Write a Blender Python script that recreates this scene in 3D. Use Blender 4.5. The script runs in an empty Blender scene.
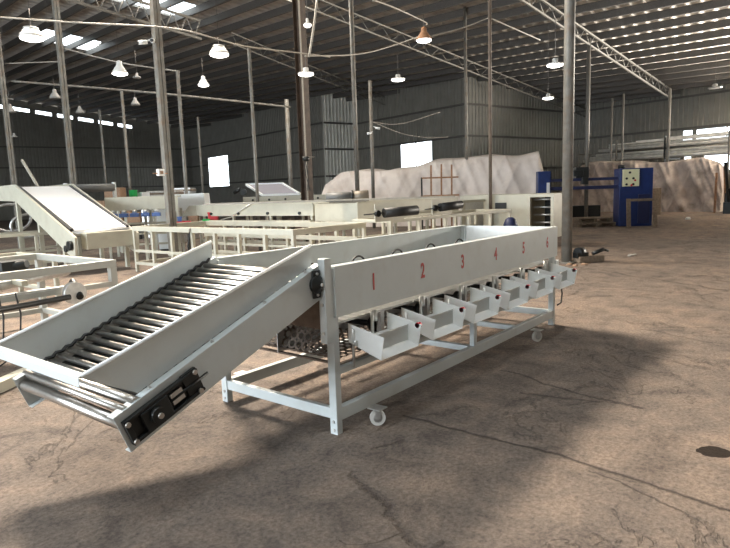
import bpy, math, random
from mathutils import Vector, Matrix, noise
random.seed(7)
scene = bpy.context.scene
COL = scene.collection
H = 1.55
FPX = 600.78
YAW, PITCH, ROLL = .6765, .1385, -.0334

# ---------------------------------------------------------------- camera
Fv = Vector((math.cos(YAW)*math.cos(PITCH), math.sin(YAW)*math.cos(PITCH), -math.sin(PITCH)))
R0 = Fv.cross(Vector((0, 0, 1))).normalized()
U0 = R0.cross(Fv)
Rv = math.cos(ROLL)*R0 + math.sin(ROLL)*U0
Uv = -math.sin(ROLL)*R0 + math.cos(ROLL)*U0
cam_d = bpy.data.cameras.new('camera')
cam_d.sensor_width = 36
cam_d.lens = FPX/730*36
cam_d.clip_end = 400
cam = bpy.data.objects.new('camera', cam_d)
COL.objects.link(cam)
m = Matrix((Rv, Uv, -Fv)).transposed().to_4x4()
m.translation = Vector((0, 0, H))
cam.matrix_world = m
scene.camera = cam


def ray(px, py):
    return (Fv*FPX + Rv*(px-365) - Uv*(py-274))/FPX
def G(px, py, z=0.):
    d = ray(px, py); t = (z-H)/d.z
    return Vector((0, 0, H)) + d*t
def D(px, py, dd):
    return Vector((0, 0, H)) + ray(px, py)*dd
TB = math.radians(-14.8)
def BW(x, y, z=0.):
    c, s = math.cos(TB), math.sin(TB)
    return Vector((x*c-y*s, x*s+y*c, z))
def WB(P):
    c, s = math.cos(TB), math.sin(TB)
    return Vector((P.x*c+P.y*s, -P.x*s+P.y*c, P.z))
RZ, RK = 6.65, .125
def roofz(P):
    return RZ + RK*(36-WB(P).x)
def RO(px, py, drop=0.):
    d = ray(px, py); b = WB(d)
    t = (RZ+RK*36-H-drop)/(b.z+RK*b.x)
    return Vector((0, 0, H)) + d*t

# ---------------------------------------------------------------- materials
MATS = {}
def mat(name, color, rough=.5, metal=0., noise_amt=0., noise_scale=20., bump=0., bump_scale=60., emit=None, emit_s=0., spec=.5, dirt=None, dirt_amt=.0, dirt_scale=3.):
    if name in MATS:
        return MATS[name]
    mt = bpy.data.materials.new(name); mt.use_nodes = True
    nt = mt.node_tree; N = nt.nodes; L = nt.links
    b = N['Principled BSDF']
    b.inputs['Roughness'].default_value = rough
    b.inputs['Metallic'].default_value = metal
    b.inputs['Specular IOR Level'].default_value = spec
    b.inputs['Base Color'].default_value = (*color, 1)
    tc = N.new('ShaderNodeTexCoord')
    if noise_amt > 0 or dirt:
        nz = N.new('ShaderNodeTexNoise'); nz.inputs['Scale'].default_value = noise_scale
        nz.inputs['Detail'].default_value = 6
        L.new(tc.outputs['Object'], nz.inputs['Vector'])
        r = N.new('ShaderNodeValToRGB')
        r.color_ramp.elements[0].position = .3; r.color_ramp.elements[1].position = .7
        r.color_ramp.elements[0].color = (*[max(0, c*(1-noise_amt)) for c in color], 1)
        r.color_ramp.elements[1].color = (*[min(1, c*(1+noise_amt)) for c in color], 1)
        L.new(nz.outputs['Fac'], r.inputs['Fac'])
        out = r.outputs['Color']
        if dirt:
            n2 = N.new('ShaderNodeTexNoise'); n2.inputs['Scale'].default_value = dirt_scale
            n2.inputs['Detail'].default_value = 8; n2.inputs['Roughness'].default_value = .65
            L.new(tc.outputs['Object'], n2.inputs['Vector'])
            r2 = N.new('ShaderNodeValToRGB')
            r2.color_ramp.elements[0].position = .5; r2.color_ramp.elements[1].position = .68
            r2.color_ramp.elements[0].color = (0, 0, 0, 1); r2.color_ramp.elements[1].color = (dirt_amt,)*3+(1,)
            L.new(n2.outputs['Fac'], r2.inputs['Fac'])
            mx = N.new('ShaderNodeMix'); mx.data_type = 'RGBA'
            L.new(r2.outputs['Color'], mx.inputs[0]); L.new(out, mx.inputs[6])
            mx.inputs[7].default_value = (*dirt, 1)
            out = mx.outputs[2]
        L.new(out, b.inputs['Base Color'])
    if bump > 0:
        nb = N.new('ShaderNodeTexNoise'); nb.inputs['Scale'].default_value = bump_scale; nb.inputs['Detail'].default_value = 5
        L.new(tc.outputs['Object'], nb.inputs['Vector'])
        bp = N.new('ShaderNodeBump'); bp.inputs['Strength'].default_value = bump; bp.inputs['Distance'].default_value = .02
        L.new(nb.outputs['Fac'], bp.inputs['Height']); L.new(bp.outputs['Normal'], b.inputs['Normal'])
    if emit:
        b.inputs['Emission Color'].default_value = (*emit, 1)
        b.inputs['Emission Strength'].default_value = emit_s
    MATS[name] = mt
    return mt

PAINT = mat('grey_white_paint', (.56, .60, .60), .38, noise_amt=.03, noise_scale=4, dirt=(.42, .40, .36), dirt_amt=.25, dirt_scale=5)
FRAMEM = mat('pale_frame_paint', (.40, .40, .36), .45, noise_amt=.05, noise_scale=5)
CREAM = mat('cream_paint', (.52, .50, .405), .45, noise_amt=.04, noise_scale=5, dirt=(.40, .35, .27), dirt_amt=.35, dirt_scale=4)
WHITE = mat('white_sheet', (.85, .87, .86), .4, noise_amt=.02)
BELTW = mat('white_belt', (.92, .92, .92), .5, noise_amt=.01)
CHROME = mat('polished_steel', (.50, .48, .45), .33, 1., noise_amt=.1, noise_scale=30)
GALV = mat('galvanised_steel', (.55, .55, .54), .4, .9, noise_amt=.12, noise_scale=25)
ZINC = mat('zinc_plate', (.62, .62, .60), .4, .7, noise_amt=.1)
BLACK = mat('black_rubber', (.015, .015, .015), .5)
BLACKM = mat('black_cast_iron', (.012, .014, .014), .42, .1, noise_amt=.2)
BROWNM = mat('brown_perforated_steel', (.12, .09, .07), .45, .7, noise_amt=.3, noise_scale=14)
RUST = mat('rusty_steel', (.32, .17, .09), .7, .3, noise_amt=.35, noise_scale=12)
COLM = mat('grey_column_paint', (.20, .192, .17), .55, .2, noise_amt=.2, noise_scale=7, dirt=(.2, .13, .08), dirt_amt=.6, dirt_scale=5)
COLR = mat('rust_red_column_paint', (.075, .05, .035), .6, .1, noise_amt=.3, noise_scale=7)
TRUSSM = mat('pale_truss_paint', (.21, .20, .18), .5, .2, noise_amt=.12)
PIPEM = mat('pale_conduit', (.34, .31, .26), .5, 0, noise_amt=.1)
PURL = mat('dark_purlin_steel', (.12, .11, .10), .6, .2, noise_amt=.15)
RED = mat('red_stencil_paint', (.42, .03, .025), .5)
REDP = mat('red_plastic', (.6, .03, .04), .4)
GREENP = mat('green_plastic', (.03, .5, .12), .4)
BLUEP = mat('blue_machine_paint', (.008, .028, .13), .4, noise_amt=.15, noise_scale=6)
BLUET = mat('blue_plastic', (.12, .22, .55), .4)
DBLUE = mat('dark_blue_cover', (.012, .018, .07), .5)
CARD = mat('cardboard', (.30, .19, .12), .8, noise_amt=.15)
WOOD = mat('weathered_wood', (.20, .15, .105), .75, noise_amt=.3, noise_scale=18)
TARP = mat('pale_tarpaulin', (.74, .67, .62), .6, noise_amt=.05, noise_scale=3, bump=.3, bump_scale=6, dirt=(.5, .40, .34), dirt_amt=.4, dirt_scale=1.)
TARPD = mat('dusty_tarpaulin', (.54, .46, .41), .6, noise_amt=.15, noise_scale=3, bump=.4, bump_scale=5, dirt=(.20, .15, .12), dirt_amt=.7, dirt_scale=1.2)
PANELY = mat('yellowed_control_panel', (.72, .70, .45), .5)
WALLM = mat('corrugated_wall_sheet', (.25, .24, .21), .5, .1, noise_amt=.1, noise_scale=1.5)
ROOFM = mat('grey_roof_sheet', (.58, .54, .49), .5, 0., noise_amt=.12, noise_scale=1.2)
PIPEW = mat('pale_steel_stock', (.78, .76, .71), .45, .1, noise_amt=.15, noise_scale=4)
GLOW = mat('lamp_glow', (1, 1, 1), .5, emit=(1, .97, .9), emit_s=5.)
LAMPD = mat('dull_unlit_lamp', (.30, .29, .27), .45, noise_amt=.05)
LAMPG = mat('frosted_lamp_reflector', (.75, .74, .70), .35, noise_amt=.02)
SCRAP = mat('grey_scrap', (.45, .43, .40), .7, noise_amt=.3)

# floor
def floor_material():
    mt = bpy.data.materials.new('worn_concrete'); mt.use_nodes = True
    nt = mt.node_tree; N = nt.nodes; L = nt.links; b = N['Principled BSDF']
    b.inputs['Roughness'].default_value = .8; b.inputs['Specular IOR Level'].default_value = .15
    tc = N.new('ShaderNodeTexCoord')
    def nz(scale, det=8, rough=.6, dist=0.):
        n = N.new('ShaderNodeTexNoise'); n.inputs['Scale'].default_value = scale; n.inputs['Detail'].default_value = det
        n.inputs['Roughness'].default_value = rough; n.inputs['Distortion'].default_value = dist
        L.new(tc.outputs['Object'], n.inputs['Vector']); return n
    def ramp(src, stops):
        r = N.new('ShaderNodeValToRGB')
        while len(r.color_ramp.elements) < len(stops): r.color_ramp.elements.new(.5)
        for e, (p, c) in zip(r.color_ramp.elements, stops): e.position = p; e.color = (*c, 1)
        L.new(src, r.inputs['Fac']); return r
    def mix(fac, a, bb, mode='MIX'):
        mx = N.new('ShaderNodeMix'); mx.data_type = 'RGBA'; mx.blend_type = mode
        if isinstance(fac, float): mx.inputs[0].default_value = fac
        else: L.new(fac, mx.inputs[0])
        for k, v in ((6, a), (7, bb)):
            if isinstance(v, tuple): mx.inputs[k].default_value = (*v, 1)
            else: L.new(v, mx.inputs[k])
        return mx.outputs[2]
    def math_(op, a, bb=None, c=None):
        q = N.new('ShaderNodeMath'); q.operation = op
        for k, v in enumerate((a, bb, c)):
            if v is None: continue
            if isinstance(v, (int, float)): q.inputs[k].default_value = v
            else: L.new(v, q.inputs[k])
        return q.outputs[0]
    big = nz(.45, 6, .55, .4)
    base = ramp(big.outputs['Fac'], [(.3, (.175, .145, .125)), (.5, (.235, .19, .158)), (.72, (.30, .23, .18))]).outputs['Color']
    mid = nz(3.2, 10, .68, .6)
    base = mix(.65, base, ramp(mid.outputs['Fac'], [(.34, (.38, .38, .40)), (.48, (.85, .85, .86)), (.66, (1.35, 1.28, 1.2))]).outputs['Color'], 'MULTIPLY')
    fine = nz(38, 9, .82)
    base = mix(.75, base, ramp(fine.outputs['Fac'], [(.36, (.35, .34, .34)), (.60, (1.3, 1.3, 1.28))]).outputs['Color'], 'MULTIPLY')
    hl = nz(1.1, 7, .62, 1.2); hm = nz(.6, 3, .5)
    hk = math_('SUBTRACT', 1., math_('MULTIPLY', math_('ABSOLUTE', math_('SUBTRACT', hl.outputs['Fac'], .5)), 70.))
    hk = math_('MULTIPLY', math_('MAXIMUM', hk, 0.), math_('GREATER_THAN', hm.outputs['Fac'], .5))
    base = mix(math_('MULTIPLY', hk, .3), base, (.06, .05, .045))
    sep = N.new('ShaderNodeSeparateXYZ'); L.new(tc.outputs['Object'], sep.inputs[0])
    w1 = nz(1.6, 6, .6); w2 = nz(9, 6, .7)
    heights = [hk]
    def crack(p, q, width, depth=.8, amp=.35, amp2=.06):
        nonlocal base
        d = (q-p); ln = d.length; n = Vector((-d.y, d.x))/ln; u = d/ln
        dist = math_('ADD', math_('MULTIPLY', sep.outputs[0], n.x), math_('MULTIPLY', sep.outputs[1], n.y))
        dist = math_('SUBTRACT', dist, n.x*p.x+n.y*p.y)
        dist = math_('ADD', dist, math_('MULTIPLY', math_('SUBTRACT', w1.outputs['Fac'], .5), amp))
        dist = math_('ADD', dist, math_('MULTIPLY', math_('SUBTRACT', w2.outputs['Fac'], .5), amp2))
        dist = math_('ABSOLUTE', dist)
        al = math_('ADD', math_('MULTIPLY', sep.outputs[0], u.x), math_('MULTIPLY', sep.outputs[1], u.y))
        al = math_('SUBTRACT', al, u.x*p.x+u.y*p.y)
        inside = math_('MULTIPLY', math_('GREATER_THAN', al, 0.), math_('LESS_THAN', al, ln))
        k = math_('SUBTRACT', 1., math_('DIVIDE', dist, width)); k = math_('MAXIMUM', k, 0.)
        k = math_('MULTIPLY', k, inside)
        heights.append(k)
        base = mix(math_('MULTIPLY', k, depth), base, (.05, .04, .035))
    def g2(a, b2): v = G(a, b2); return Vector((v.x, v.y))
    crack(g2(402, 416), g2(560, 455), .022, .95, .12, .05)
    crack(g2(560, 455), g2(735, 512), .022, .95, .12, .05)
    crack(g2(355, 470), g2(425, 548), .035, .45, .3, .14)
    crack(g2(500, 370), g2(640, 410), .022, .8, .25, .1)
    crack(g2(520, 392), g2(600, 402), .03, .6, .2, .1)
    crack(g2(600, 270), g2(730, 292), .05, .5, .6, .1)
    crack(g2(590, 470), g2(700, 520), .012, .6, .2, .05)
    crack(g2(640, 330), g2(735, 345), .03, .4, .4, .1)
    # worn hole / oil stain
    hp = G(714, 452)
    sx = math_('MULTIPLY', math_('SUBTRACT', sep.outputs[0], hp.x), 7.)
    sy = math_('MULTIPLY', math_('SUBTRACT', sep.outputs[1], hp.y), 7.)
    # ellipse rotated along the view's right direction
    ca, sa = math.cos(YAW-math.pi/2), math.sin(YAW-math.pi/2)
    ex = math_('ADD', math_('MULTIPLY', sx, ca), math_('MULTIPLY', sy, sa))
    ey = math_('ADD', math_('MULTIPLY', sx, -sa), math_('MULTIPLY', sy, ca))
    rr = math_('ADD', math_('MULTIPLY', ex, ex), math_('MULTIPLY', math_('MULTIPLY', ey, ey), 1.4))
    rr = math_('ADD', rr, math_('MULTIPLY', math_('SUBTRACT', w2.outputs['Fac'], .5), .7))
    hole = math_('LESS_THAN', rr, .42)
    base = mix(math_('MULTIPLY', hole, .95), base, (.014, .008, .005))
    L.new(base, b.inputs['Base Color'])
    h = math_('MULTIPLY', fine.outputs['Fac'], .8)
    h = math_('ADD', h, math_('MULTIPLY', mid.outputs['Fac'], 1.3))
    for k in heights: h = math_('SUBTRACT', h, math_('MULTIPLY', k, 1.0))
    bp = N.new('ShaderNodeBump'); bp.inputs['Strength'].default_value = .75; bp.inputs['Distance'].default_value = .02
    L.new(h, bp.inputs['Height']); L.new(bp.outputs['Normal'], b.inputs['Normal'])
    return mt
FLOORM = floor_material()

def skylight_material():
    mt = bpy.data.materials.new('translucent_skylight'); mt.use_nodes = True
    nt = mt.node_tree; N = nt.nodes; L = nt.links
    N.remove(N['Principled BSDF'])
    t = N.new('ShaderNodeBsdfTranslucent'); t.inputs['Color'].default_value = (.9, .92, .9, 1)
    g = N.new('ShaderNodeBsdfTransparent'); g.inputs['Color'].default_value = (.95, .97, .95, 1)
    mx = N.new('ShaderNodeMixShader'); mx.inputs[0].default_value = .6
    L.new(t.outputs[0], mx.inputs[1]); L.new(g.outputs[0], mx.inputs[2])
    L.new(mx.outputs[0], N['Material Output'].inputs['Surface'])
    return mt
SKYM = skylight_material()

# ---------------------------------------------------------------- mesh builder
class MB:
    def __init__(s): s.v = []; s.f = []; s.smooth = set()
    def quad(s, *p):
        n = len(s.v); s.v += [Vector(q) for q in p]; s.f.append(tuple(range(n, n+len(p))))
        return s
    def box(s, x0, x1, y0, y1, z0, z1):
        n = len(s.v)
        s.v += [Vector(p) for p in ((x0,y0,z0),(x1,y0,z0),(x1,y1,z0),(x0,y1,z0),(x0,y0,z1),(x1,y0,z1),(x1,y1,z1),(x0,y1,z1))]
        s.f += [tuple(n+i for i in q) for q in ((0,3,2,1),(4,5,6,7),(0,1,5,4),(1,2,6,5),(2,3,7,6),(3,0,4,7))]
        return s
    def bar(s, p0, p1, w, h, up=(0, 0, 1)):
        """rectangular bar between two points; w across, h along up"""
        p0 = Vector(p0); p1 = Vector(p1); d = (p1-p0).normalized(); up = Vector(up)
        a = d.cross(up)
        if a.length < 1e-5: a = d.cross(Vector((1, 0, 0)))
        a.normalize(); c = a.cross(d).normalized()
        n = len(s.v)
        for p in (p0, p1):
            for i, j in ((-1,-1),(1,-1),(1,1),(-1,1)):
                s.v.append(p + a*(i*w/2) + c*(j*h/2))
        s.f += [tuple(n+i for i in q) for q in ((0,1,2,3),(7,6,5,4),(0,4,5,1),(1,5,6,2),(2,6,7,3),(3,7,4,0))]
        return s
    def tube(s, p0, p1, r, n=12, r1=None, caps=True):
        p0 = Vector(p0); p1 = Vector(p1); r1 = r if r1 is None else r1
        d = (p1-p0).normalized(); a = d.cross(Vector((0, 0, 1)))
        if a.length < 1e-4: a = Vector((1, 0, 0))
        a.normalize(); c = d.cross(a)
        k = len(s.v)
        for p, rr in ((p0, r), (p1, r1)):
            for i in range(n):
                t = 2*math.pi*i/n; s.v.append(p + (a*math.cos(t)+c*math.sin(t))*rr)
        for i in range(n):
            j = (i+1) % n; s.smooth.add(len(s.f)); s.f.append((k+i, k+j, k+n+j, k+n+i))
        if caps:
            s.f.append(tuple(k+i for i in reversed(range(n)))); s.f.append(tuple(k+n+i for i in range(n)))
        return s
    def path(s, pts, r, n=8):
        pts = [Vector(p) for p in pts]; k0 = len(s.v); prev = None
        for i, p in enumerate(pts):
            d = (pts[min(i+1, len(pts)-1)]-pts[max(i-1, 0)]).normalized()
            a = (d.cross(Vector((0, 0, 1))) if prev is None else prev - d*prev.dot(d))
            if a.length < 1e-4: a = d.cross(Vector((1, 0, 0)))
            a.normalize(); prev = a; c = d.cross(a)
            for q in range(n):
                t = 2*math.pi*q/n; s.v.append(p+(a*math.cos(t)+c*math.sin(t))*r)
        for i in range(len(pts)-1):
            for q in range(n):
                w = (q+1) % n; s.smooth.add(len(s.f)); s.f.append((k0+i*n+q, k0+i*n+w, k0+(i+1)*n+w, k0+(i+1)*n+q))
        s.f.append(tuple(k0+i for i in reversed(range(n)))); e = k0+(len(pts)-1)*n
        s.f.append(tuple(e+i for i in range(n)))
        return s
    def lathe(s, c, prof, n=20, axis='z'):
        c = Vector(c); k = len(s.v)
        for r, h in prof:
            for i in range(n):
                t = 2*math.pi*i/n
                q = Vector((r*math.cos(t), r*math.sin(t), h))
                if axis == 'x': q = Vector((q.z, q.x, q.y))
                if axis == 'y': q = Vector((q.x, q.z, q.y))
                s.v.append(c+q)
        for j in range(len(prof)-1):
            for i in range(n):
                w = (i+1) % n; s.smooth.add(len(s.f)); s.f.append((k+j*n+i, k+j*n+w, k+(j+1)*n+w, k+(j+1)*n+i))
        s.f.append(tuple(k+i for i in reversed(range(n)))); e = k+(len(prof)-1)*n
        s.f.append(tuple(e+i for i in range(n)))
        return s
    def prism(s, outline, off):
        """outline: list of 3D points (planar), off: extrusion vector"""
        n = len(s.v); m_ = len(outline); off = Vector(off)
        s.v += [Vector(p) for p in outline] + [Vector(p)+off for p in outline]
        s.f.append(tuple(n+i for i in reversed(range(m_)))); s.f.append(tuple(n+m_+i for i in range(m_)))
        for i in range(m_):
            j = (i+1) % m_; s.f.append((n+i, n+j, n+m_+j, n+m_+i))
        return s
    def build(s, name, material, parent=None, bevel=0., loc=None, rz=0.):
        me = bpy.data.meshes.new(name); me.from_pydata([tuple(v) for v in s.v], [], s.f)
        me.materials.append(material)
        for i in s.smooth: me.polygons[i].use_smooth = True
        me.validate(); me.update()
        import bmesh
        bm = bmesh.new(); bm.from_mesh(me); bmesh.ops.recalc_face_normals(bm, faces=bm.faces); bm.to_mesh(me); bm.free()
        o = bpy.data.objects.new(name, me); COL.objects.link(o)
        if parent: o.parent = parent
        if loc is not None: o.location = loc
        o.rotation_euler.z = rz
        if bevel > 0:
            bv = o.modifiers.new('bevel', 'BEVEL'); bv.width = bevel; bv.segments = 2; bv.limit_method = 'ANGLE'; bv.angle_limit = math.radians(40)
        return o

def tag(o, label=None, cat=None, group=None, kind=None):
    if label: o['label'] = label
    if cat: o['category'] = cat
    if group: o['group'] = group
    if kind: o['kind'] = kind
    return o
def thing(name, label, cat, loc=(0, 0, 0), rz=0., group=None):
    o = bpy.data.objects.new(name, None); COL.objects.link(o)
    o.location = loc; o.rotation_euler.z = rz; o.empty_display_size = .1
    return tag(o, label, cat, group)
def copy_tree(o, parent=None):
    c = o.copy(); COL.objects.link(c)
    if parent: c.parent = parent
    for ch in list(o.children): copy_tree(ch, c)
    return c
def text_mesh(ch, size, depth):
    cu = bpy.data.curves.new('digit_curve', 'FONT'); cu.body = ch; cu.size = size; cu.extrude = depth; cu.offset = .0035; cu.align_x = 'CENTER'; cu.align_y = 'CENTER'
    t = bpy.data.objects.new('digit_tmp', cu); COL.objects.link(t)
    bpy.context.view_layer.update()
    me = bpy.data.meshes.new_from_object(t.evaluated_get(bpy.context.evaluated_depsgraph_get()))
    bpy.data.objects.remove(t); bpy.data.curves.remove(cu)
    return me

# ================================================================ THE SETTING
# floor
o = MB().quad((-30, -30, 0), (75, -30, 0), (75, 90, 0), (-30, 90, 0)).build('floor', FLOORM); tag(o, kind='structure')

def corr_wall(name, a, b, ztop_a, ztop_b, holes=(), pitch=.28, depth=.05, material=None, flip=1):
    """ribbed sheet wall from a to b (building coords), holes = (s0,s1,z0,z1) along the wall"""
    A = BW(*a); Bp = BW(*b); d = Bp-A; L_ = d.length; u = d/L_; n = Vector((-u.y, u.x, 0))*flip
    mb = MB(); cuts = set(); x = 0.
    prof = []
    while x < L_:
        for dx, off in ((0, 0), (pitch*.62, 0), (pitch*.70, depth), (pitch*.92, depth)):
            if x+dx < L_: prof.append((x+dx, off))
        x += pitch
    prof.append((L_, 0))
    extra = [h[0] for h in holes]+[h[1] for h in holes]
    xs = sorted(set([p[0] for p in prof]+extra))
    def off(x):
        for (a0, o0), (a1, o1) in zip(prof, prof[1:]):
            if a0 <= x <= a1: return o0+(o1-o0)*(x-a0)/max(a1-a0, 1e-6)
        return 0
    for x0, x1 in zip(xs, xs[1:]):
        if x1-x0 < 1e-4: continue
        zt0 = ztop_a+(ztop_b-ztop_a)*x0/L_; zt1 = ztop_a+(ztop_b-ztop_a)*x1/L_
        segs = [(0., None)]
        hz = sorted([(h[2], h[3]) for h in holes if h[0]-1e-4 <= x0 and x1 <= h[1]+1e-4])
        z = 0.; ranges = []
        for z0, z1 in hz: ranges.append((z, z0, z, z0)); z = z1
        ranges.append((z, zt0, z, zt1))
        for z00, z01, z10, z11 in ranges:
            p0 = A+u*x0+n*off(x0); p1 = A+u*x1+n*off(x1)
            mb.quad(p0+Vector((0,0,z00)), p1+Vector((0,0,z10)), p1+Vector((0,0,z11)), p0+Vector((0,0,z01)))
    o = mb.build(name, material or WALLM); tag(o, kind='structure')
    # girts (dark rails) on the inside
    g = MB()
    for zz in (2.6, 4.45, 6.22):
        if zz > min(ztop_a, ztop_b): continue
        for sgm in _split(L_, [h for h in holes if h[2] < zz < h[3]]):
            g.bar(A+u*sgm[0]+n*(depth+.03)+Vector((0,0,zz)), A+u*sgm[1]+n*(depth+.03)+Vector((0,0,zz)), .05, .12)
    gg = g.build('wall_girt', PURL, o)
    return o, A, u, n
def _split(L_, hs):
    cuts = [(0, L_)]
    for h in hs:
        new = []
        for a, b in cuts:
            if h[1] <= a or h[0] >= b: new.append((a, b)); continue
            if h[0] > a: new.append((a, h[0]))
            if h[1] < b: new.append((h[1], b))
        cuts = new
    return cuts
def rz_(bx): return RZ+RK*(36-bx)
wins = []
def window(name, wallinfo, s0, s1, z0, z1, nv=1, nh=1):
    o, A, u, n = wallinfo
    mb = MB(); t = .06
    P = lambda s, z: A+u*s+n*.02+Vector((0, 0, z))
    for i in range(nv+1):
        s = s0+(s1-s0)*i/nv; mb.bar(P(s, z0-t/2), P(s, z1+t/2), t, t, up=u)
    for i in range(nh+1):
        z = z0+(z1-z0)*i/nh; mb.bar(P(s0, z), P(s1, z), t, t)
    w = mb.build(name, COLM); tag(w, kind='structure')
# right (east) wall x=36
def s_on_x(px, py, bx, y0):  # coordinate along a wall of constant bx starting at by=y0 going down in by
    d = WB(ray(px, py)); t = bx/d.x; return y0-d.y*t, H+d.z*t
def s_on_y(px, py, by, x0):
    d = WB(ray(px, py)); t = by/d.y; return d.x*t-x0, H+d.z*t
YB = 24.7; XA = 25.8; YC = 35.4; XC = 23.0; YN = 60.
h1 = [(*(s_on_x(683, 129, 36, YB)[0], s_on_x(693.5, 129, 36, YB)[0]), 3.72, 4.35), (s_on_x(696.5, 127, 36, YB)[0], s_on_x(729, 127, 36, YB)[0]+3.2, 3.72, 4.35),
      (s_on_x(684, 156, 36, YB)[0], s_on_x(692, 156, 36, YB)[0], 2.1, 2.95), (s_on_x(704, 156, 36, YB)[0], s_on_x(729, 156, 36, YB)[0]+3.2, 2.0, 2.95)]
wi = corr_wall('wall_right', (36, YB), (36, -14), rz_(36)+.12, rz_(36)+.12, h1, flip=-1)
H1W = list(h1)
for k, h in enumerate(H1W): window('window_%d' % (k+1), wi, *h, nv=1 if k % 2 == 0 else 3)
wb = corr_wall('wall_back', (XA, YB), (36, YB), rz_(XA)+.1, rz_(36)+.1, [], flip=-1)
sa0, za = s_on_x(400.5, 144, XA, YC); sa1, _ = s_on_x(432.5, 141, XA, YC)
h2 = [(sa0, sa1, 2.9, 4.44)]
wa = corr_wall('wall_annex', (XA, YC), (XA, YB), rz_(XA), rz_(XA), h2, flip=-1)
window('window_5', wa, *h2[0], nv=2)
ws = corr_wall('wall_step', (XC, YC), (XA, YC), rz_(XC), rz_(XA), [], flip=-1, material=mat('lit_wall_sheet', (.75, .74, .68), .5, noise_amt=.1, noise_scale=1.5))  # paler copy of the wall sheet, light on this strip put into its colour
s0, z0 = s_on_x(208, 158, XC, YN); s1, z1 = s_on_x(230, 186, XC, YN)
NW = [(s0, s1, z1, z0)]
wc = corr_wall('wall_far', (XC, YN), (XC, YC), rz_(XC), rz_(XC), NW, flip=-1)
window('window_6', wc, *NW[0], nv=1, nh=2)
# north wall at YN
wn = corr_wall('wall_left', (-14, YN), (XC, YN), rz_(-14)-.9, rz_(XC)-.9, [], flip=-1)
wq = corr_wall('wall_rear', (-14, -14), (36, -14), rz_(-14), rz_(36), [], flip=1)
ww = corr_wall('wall_west', (-14, YN), (-14, -14), rz_(-14), rz_(-14), [(40, 62, 0.0, 5.4)], flip=1)
# strip of separate roof-lights under the eaves of the north wall
tr = MB()
k = 0; b0 = 4.2
while b0 < 17.6:
    if True:
        A = BW(b0, YN-.02, rz_(b0)-.9); B2 = BW(b0+1.15, YN-.02, rz_(b0+1.15)-.9)
        A2 = A+Vector((0,0,.34)); B3 = B2+Vector((0,0,.34))
    b0 += 1.75
# the upper closing sheet between the gaps
cl = MB(); b0 = -14.
gaps = []
x = 4.2
while x < 17: gaps.append((x, x+1.25)); x += 1.7
x = -14.
for g0, g1 in gaps+[(XC, XC)]:
    if g0 > x:
        cl.quad(BW(x, YN, rz_(x)-.9), BW(g0, YN, rz_(g0)-.9), BW(g0, YN, rz_(g0)), BW(x, YN, rz_(x)))
    if g1 > g0:
        cl.quad(BW(g0, YN, rz_(g0)-.62), BW(g1, YN, rz_(g1)-.62), BW(g1, YN, rz_(g1)), BW(g0, YN, rz_(g0)))
    x = g1
tag(cl.build('wall_left_upper', WALLM), kind='structure')

# roof: ribbed sheet sloping along building x, with translucent strips left open for skylights
SKY = []   # (bx0,bx1,by0,by1)
def roof_b(px, py):
    return WB(RO(px, py))
q1 = roof_b(180, 11)
SKY.append((2.5, q1.x+.4, q1.y-.9, q1.y+1.1))       # seen at the top edge of the view
q2 = roof_b(42, 35); q3 = roof_b(92, 48)
SKY.append((q2.x-.2, q3.x+.2, (q2.y+q3.y)/2-1.1, (q2.y+q3.y)/2+1.1))
KEYW = Vector((7.8, 13.0, 0)); kb = WB(KEYW)
SKY.append((kb.x-2.4, kb.x+2.4, kb.y-.6, kb.y+.6))
SKY.append((-4.5, 1.5, .2, 1.6)); SKY.append((6, 13, 19.3, 20.9))
def roof():
    mb = MB(); pitch = .5; depth = .08
    X0, X1, Y0, Y1 = -14., 36.3, -14., YN+.3
    ys = []; y = Y0
    while y < Y1:
        for dy, of in ((0, 0), (pitch*.55, 0), (pitch*.66, depth), (pitch*.86, depth)):
            ys.append((y+dy, of))
        y += pitch
    ys.append((y, 0))
    def off(yy):
        t = ((yy-Y0) % pitch)/pitch
        if t < .55: return 0
        if t < .66: return depth*(t-.55)/.11
        if t < .86: return depth
        return depth*(1-(t-.86)/.14)
    allys = sorted(set([round(v[0], 4) for v in ys]+[s[2] for s in SKY]+[s[3] for s in SKY]))
    for y0, y1 in zip(allys, allys[1:]):
        if y1-y0 < 1e-4: continue
        ym = (y0+y1)/2
        segs = [(X0, X1)]
        for s in SKY:
            if s[2] < ym < s[3]:
                new = []
                for a, b in segs:
                    if s[0] > a and s[1] < b: new += [(a, s[0]), (s[1], b)]
                    else: new.append((a, b))
                segs = new
        for a, b in segs:
            P = lambda x, y: BW(x, y, rz_(x)-off(y)+.12)
            mb.quad(P(a, y0), P(b, y0), P(b, y1), P(a, y1))
    return mb.build('ceiling', ROOFM)
ceil = roof(); tag(ceil, kind='structure')
for k, s in enumerate(SKY):
    o = MB().quad(BW(s[0], s[2], rz_(s[0])+.13), BW(s[1], s[2], rz_(s[1])+.13), BW(s[1], s[3], rz_(s[1])+.13), BW(s[0], s[3], rz_(s[0])+.13)).build('window_%d' % (7+k), SKYM)
    tag(o, kind='structure')
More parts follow.
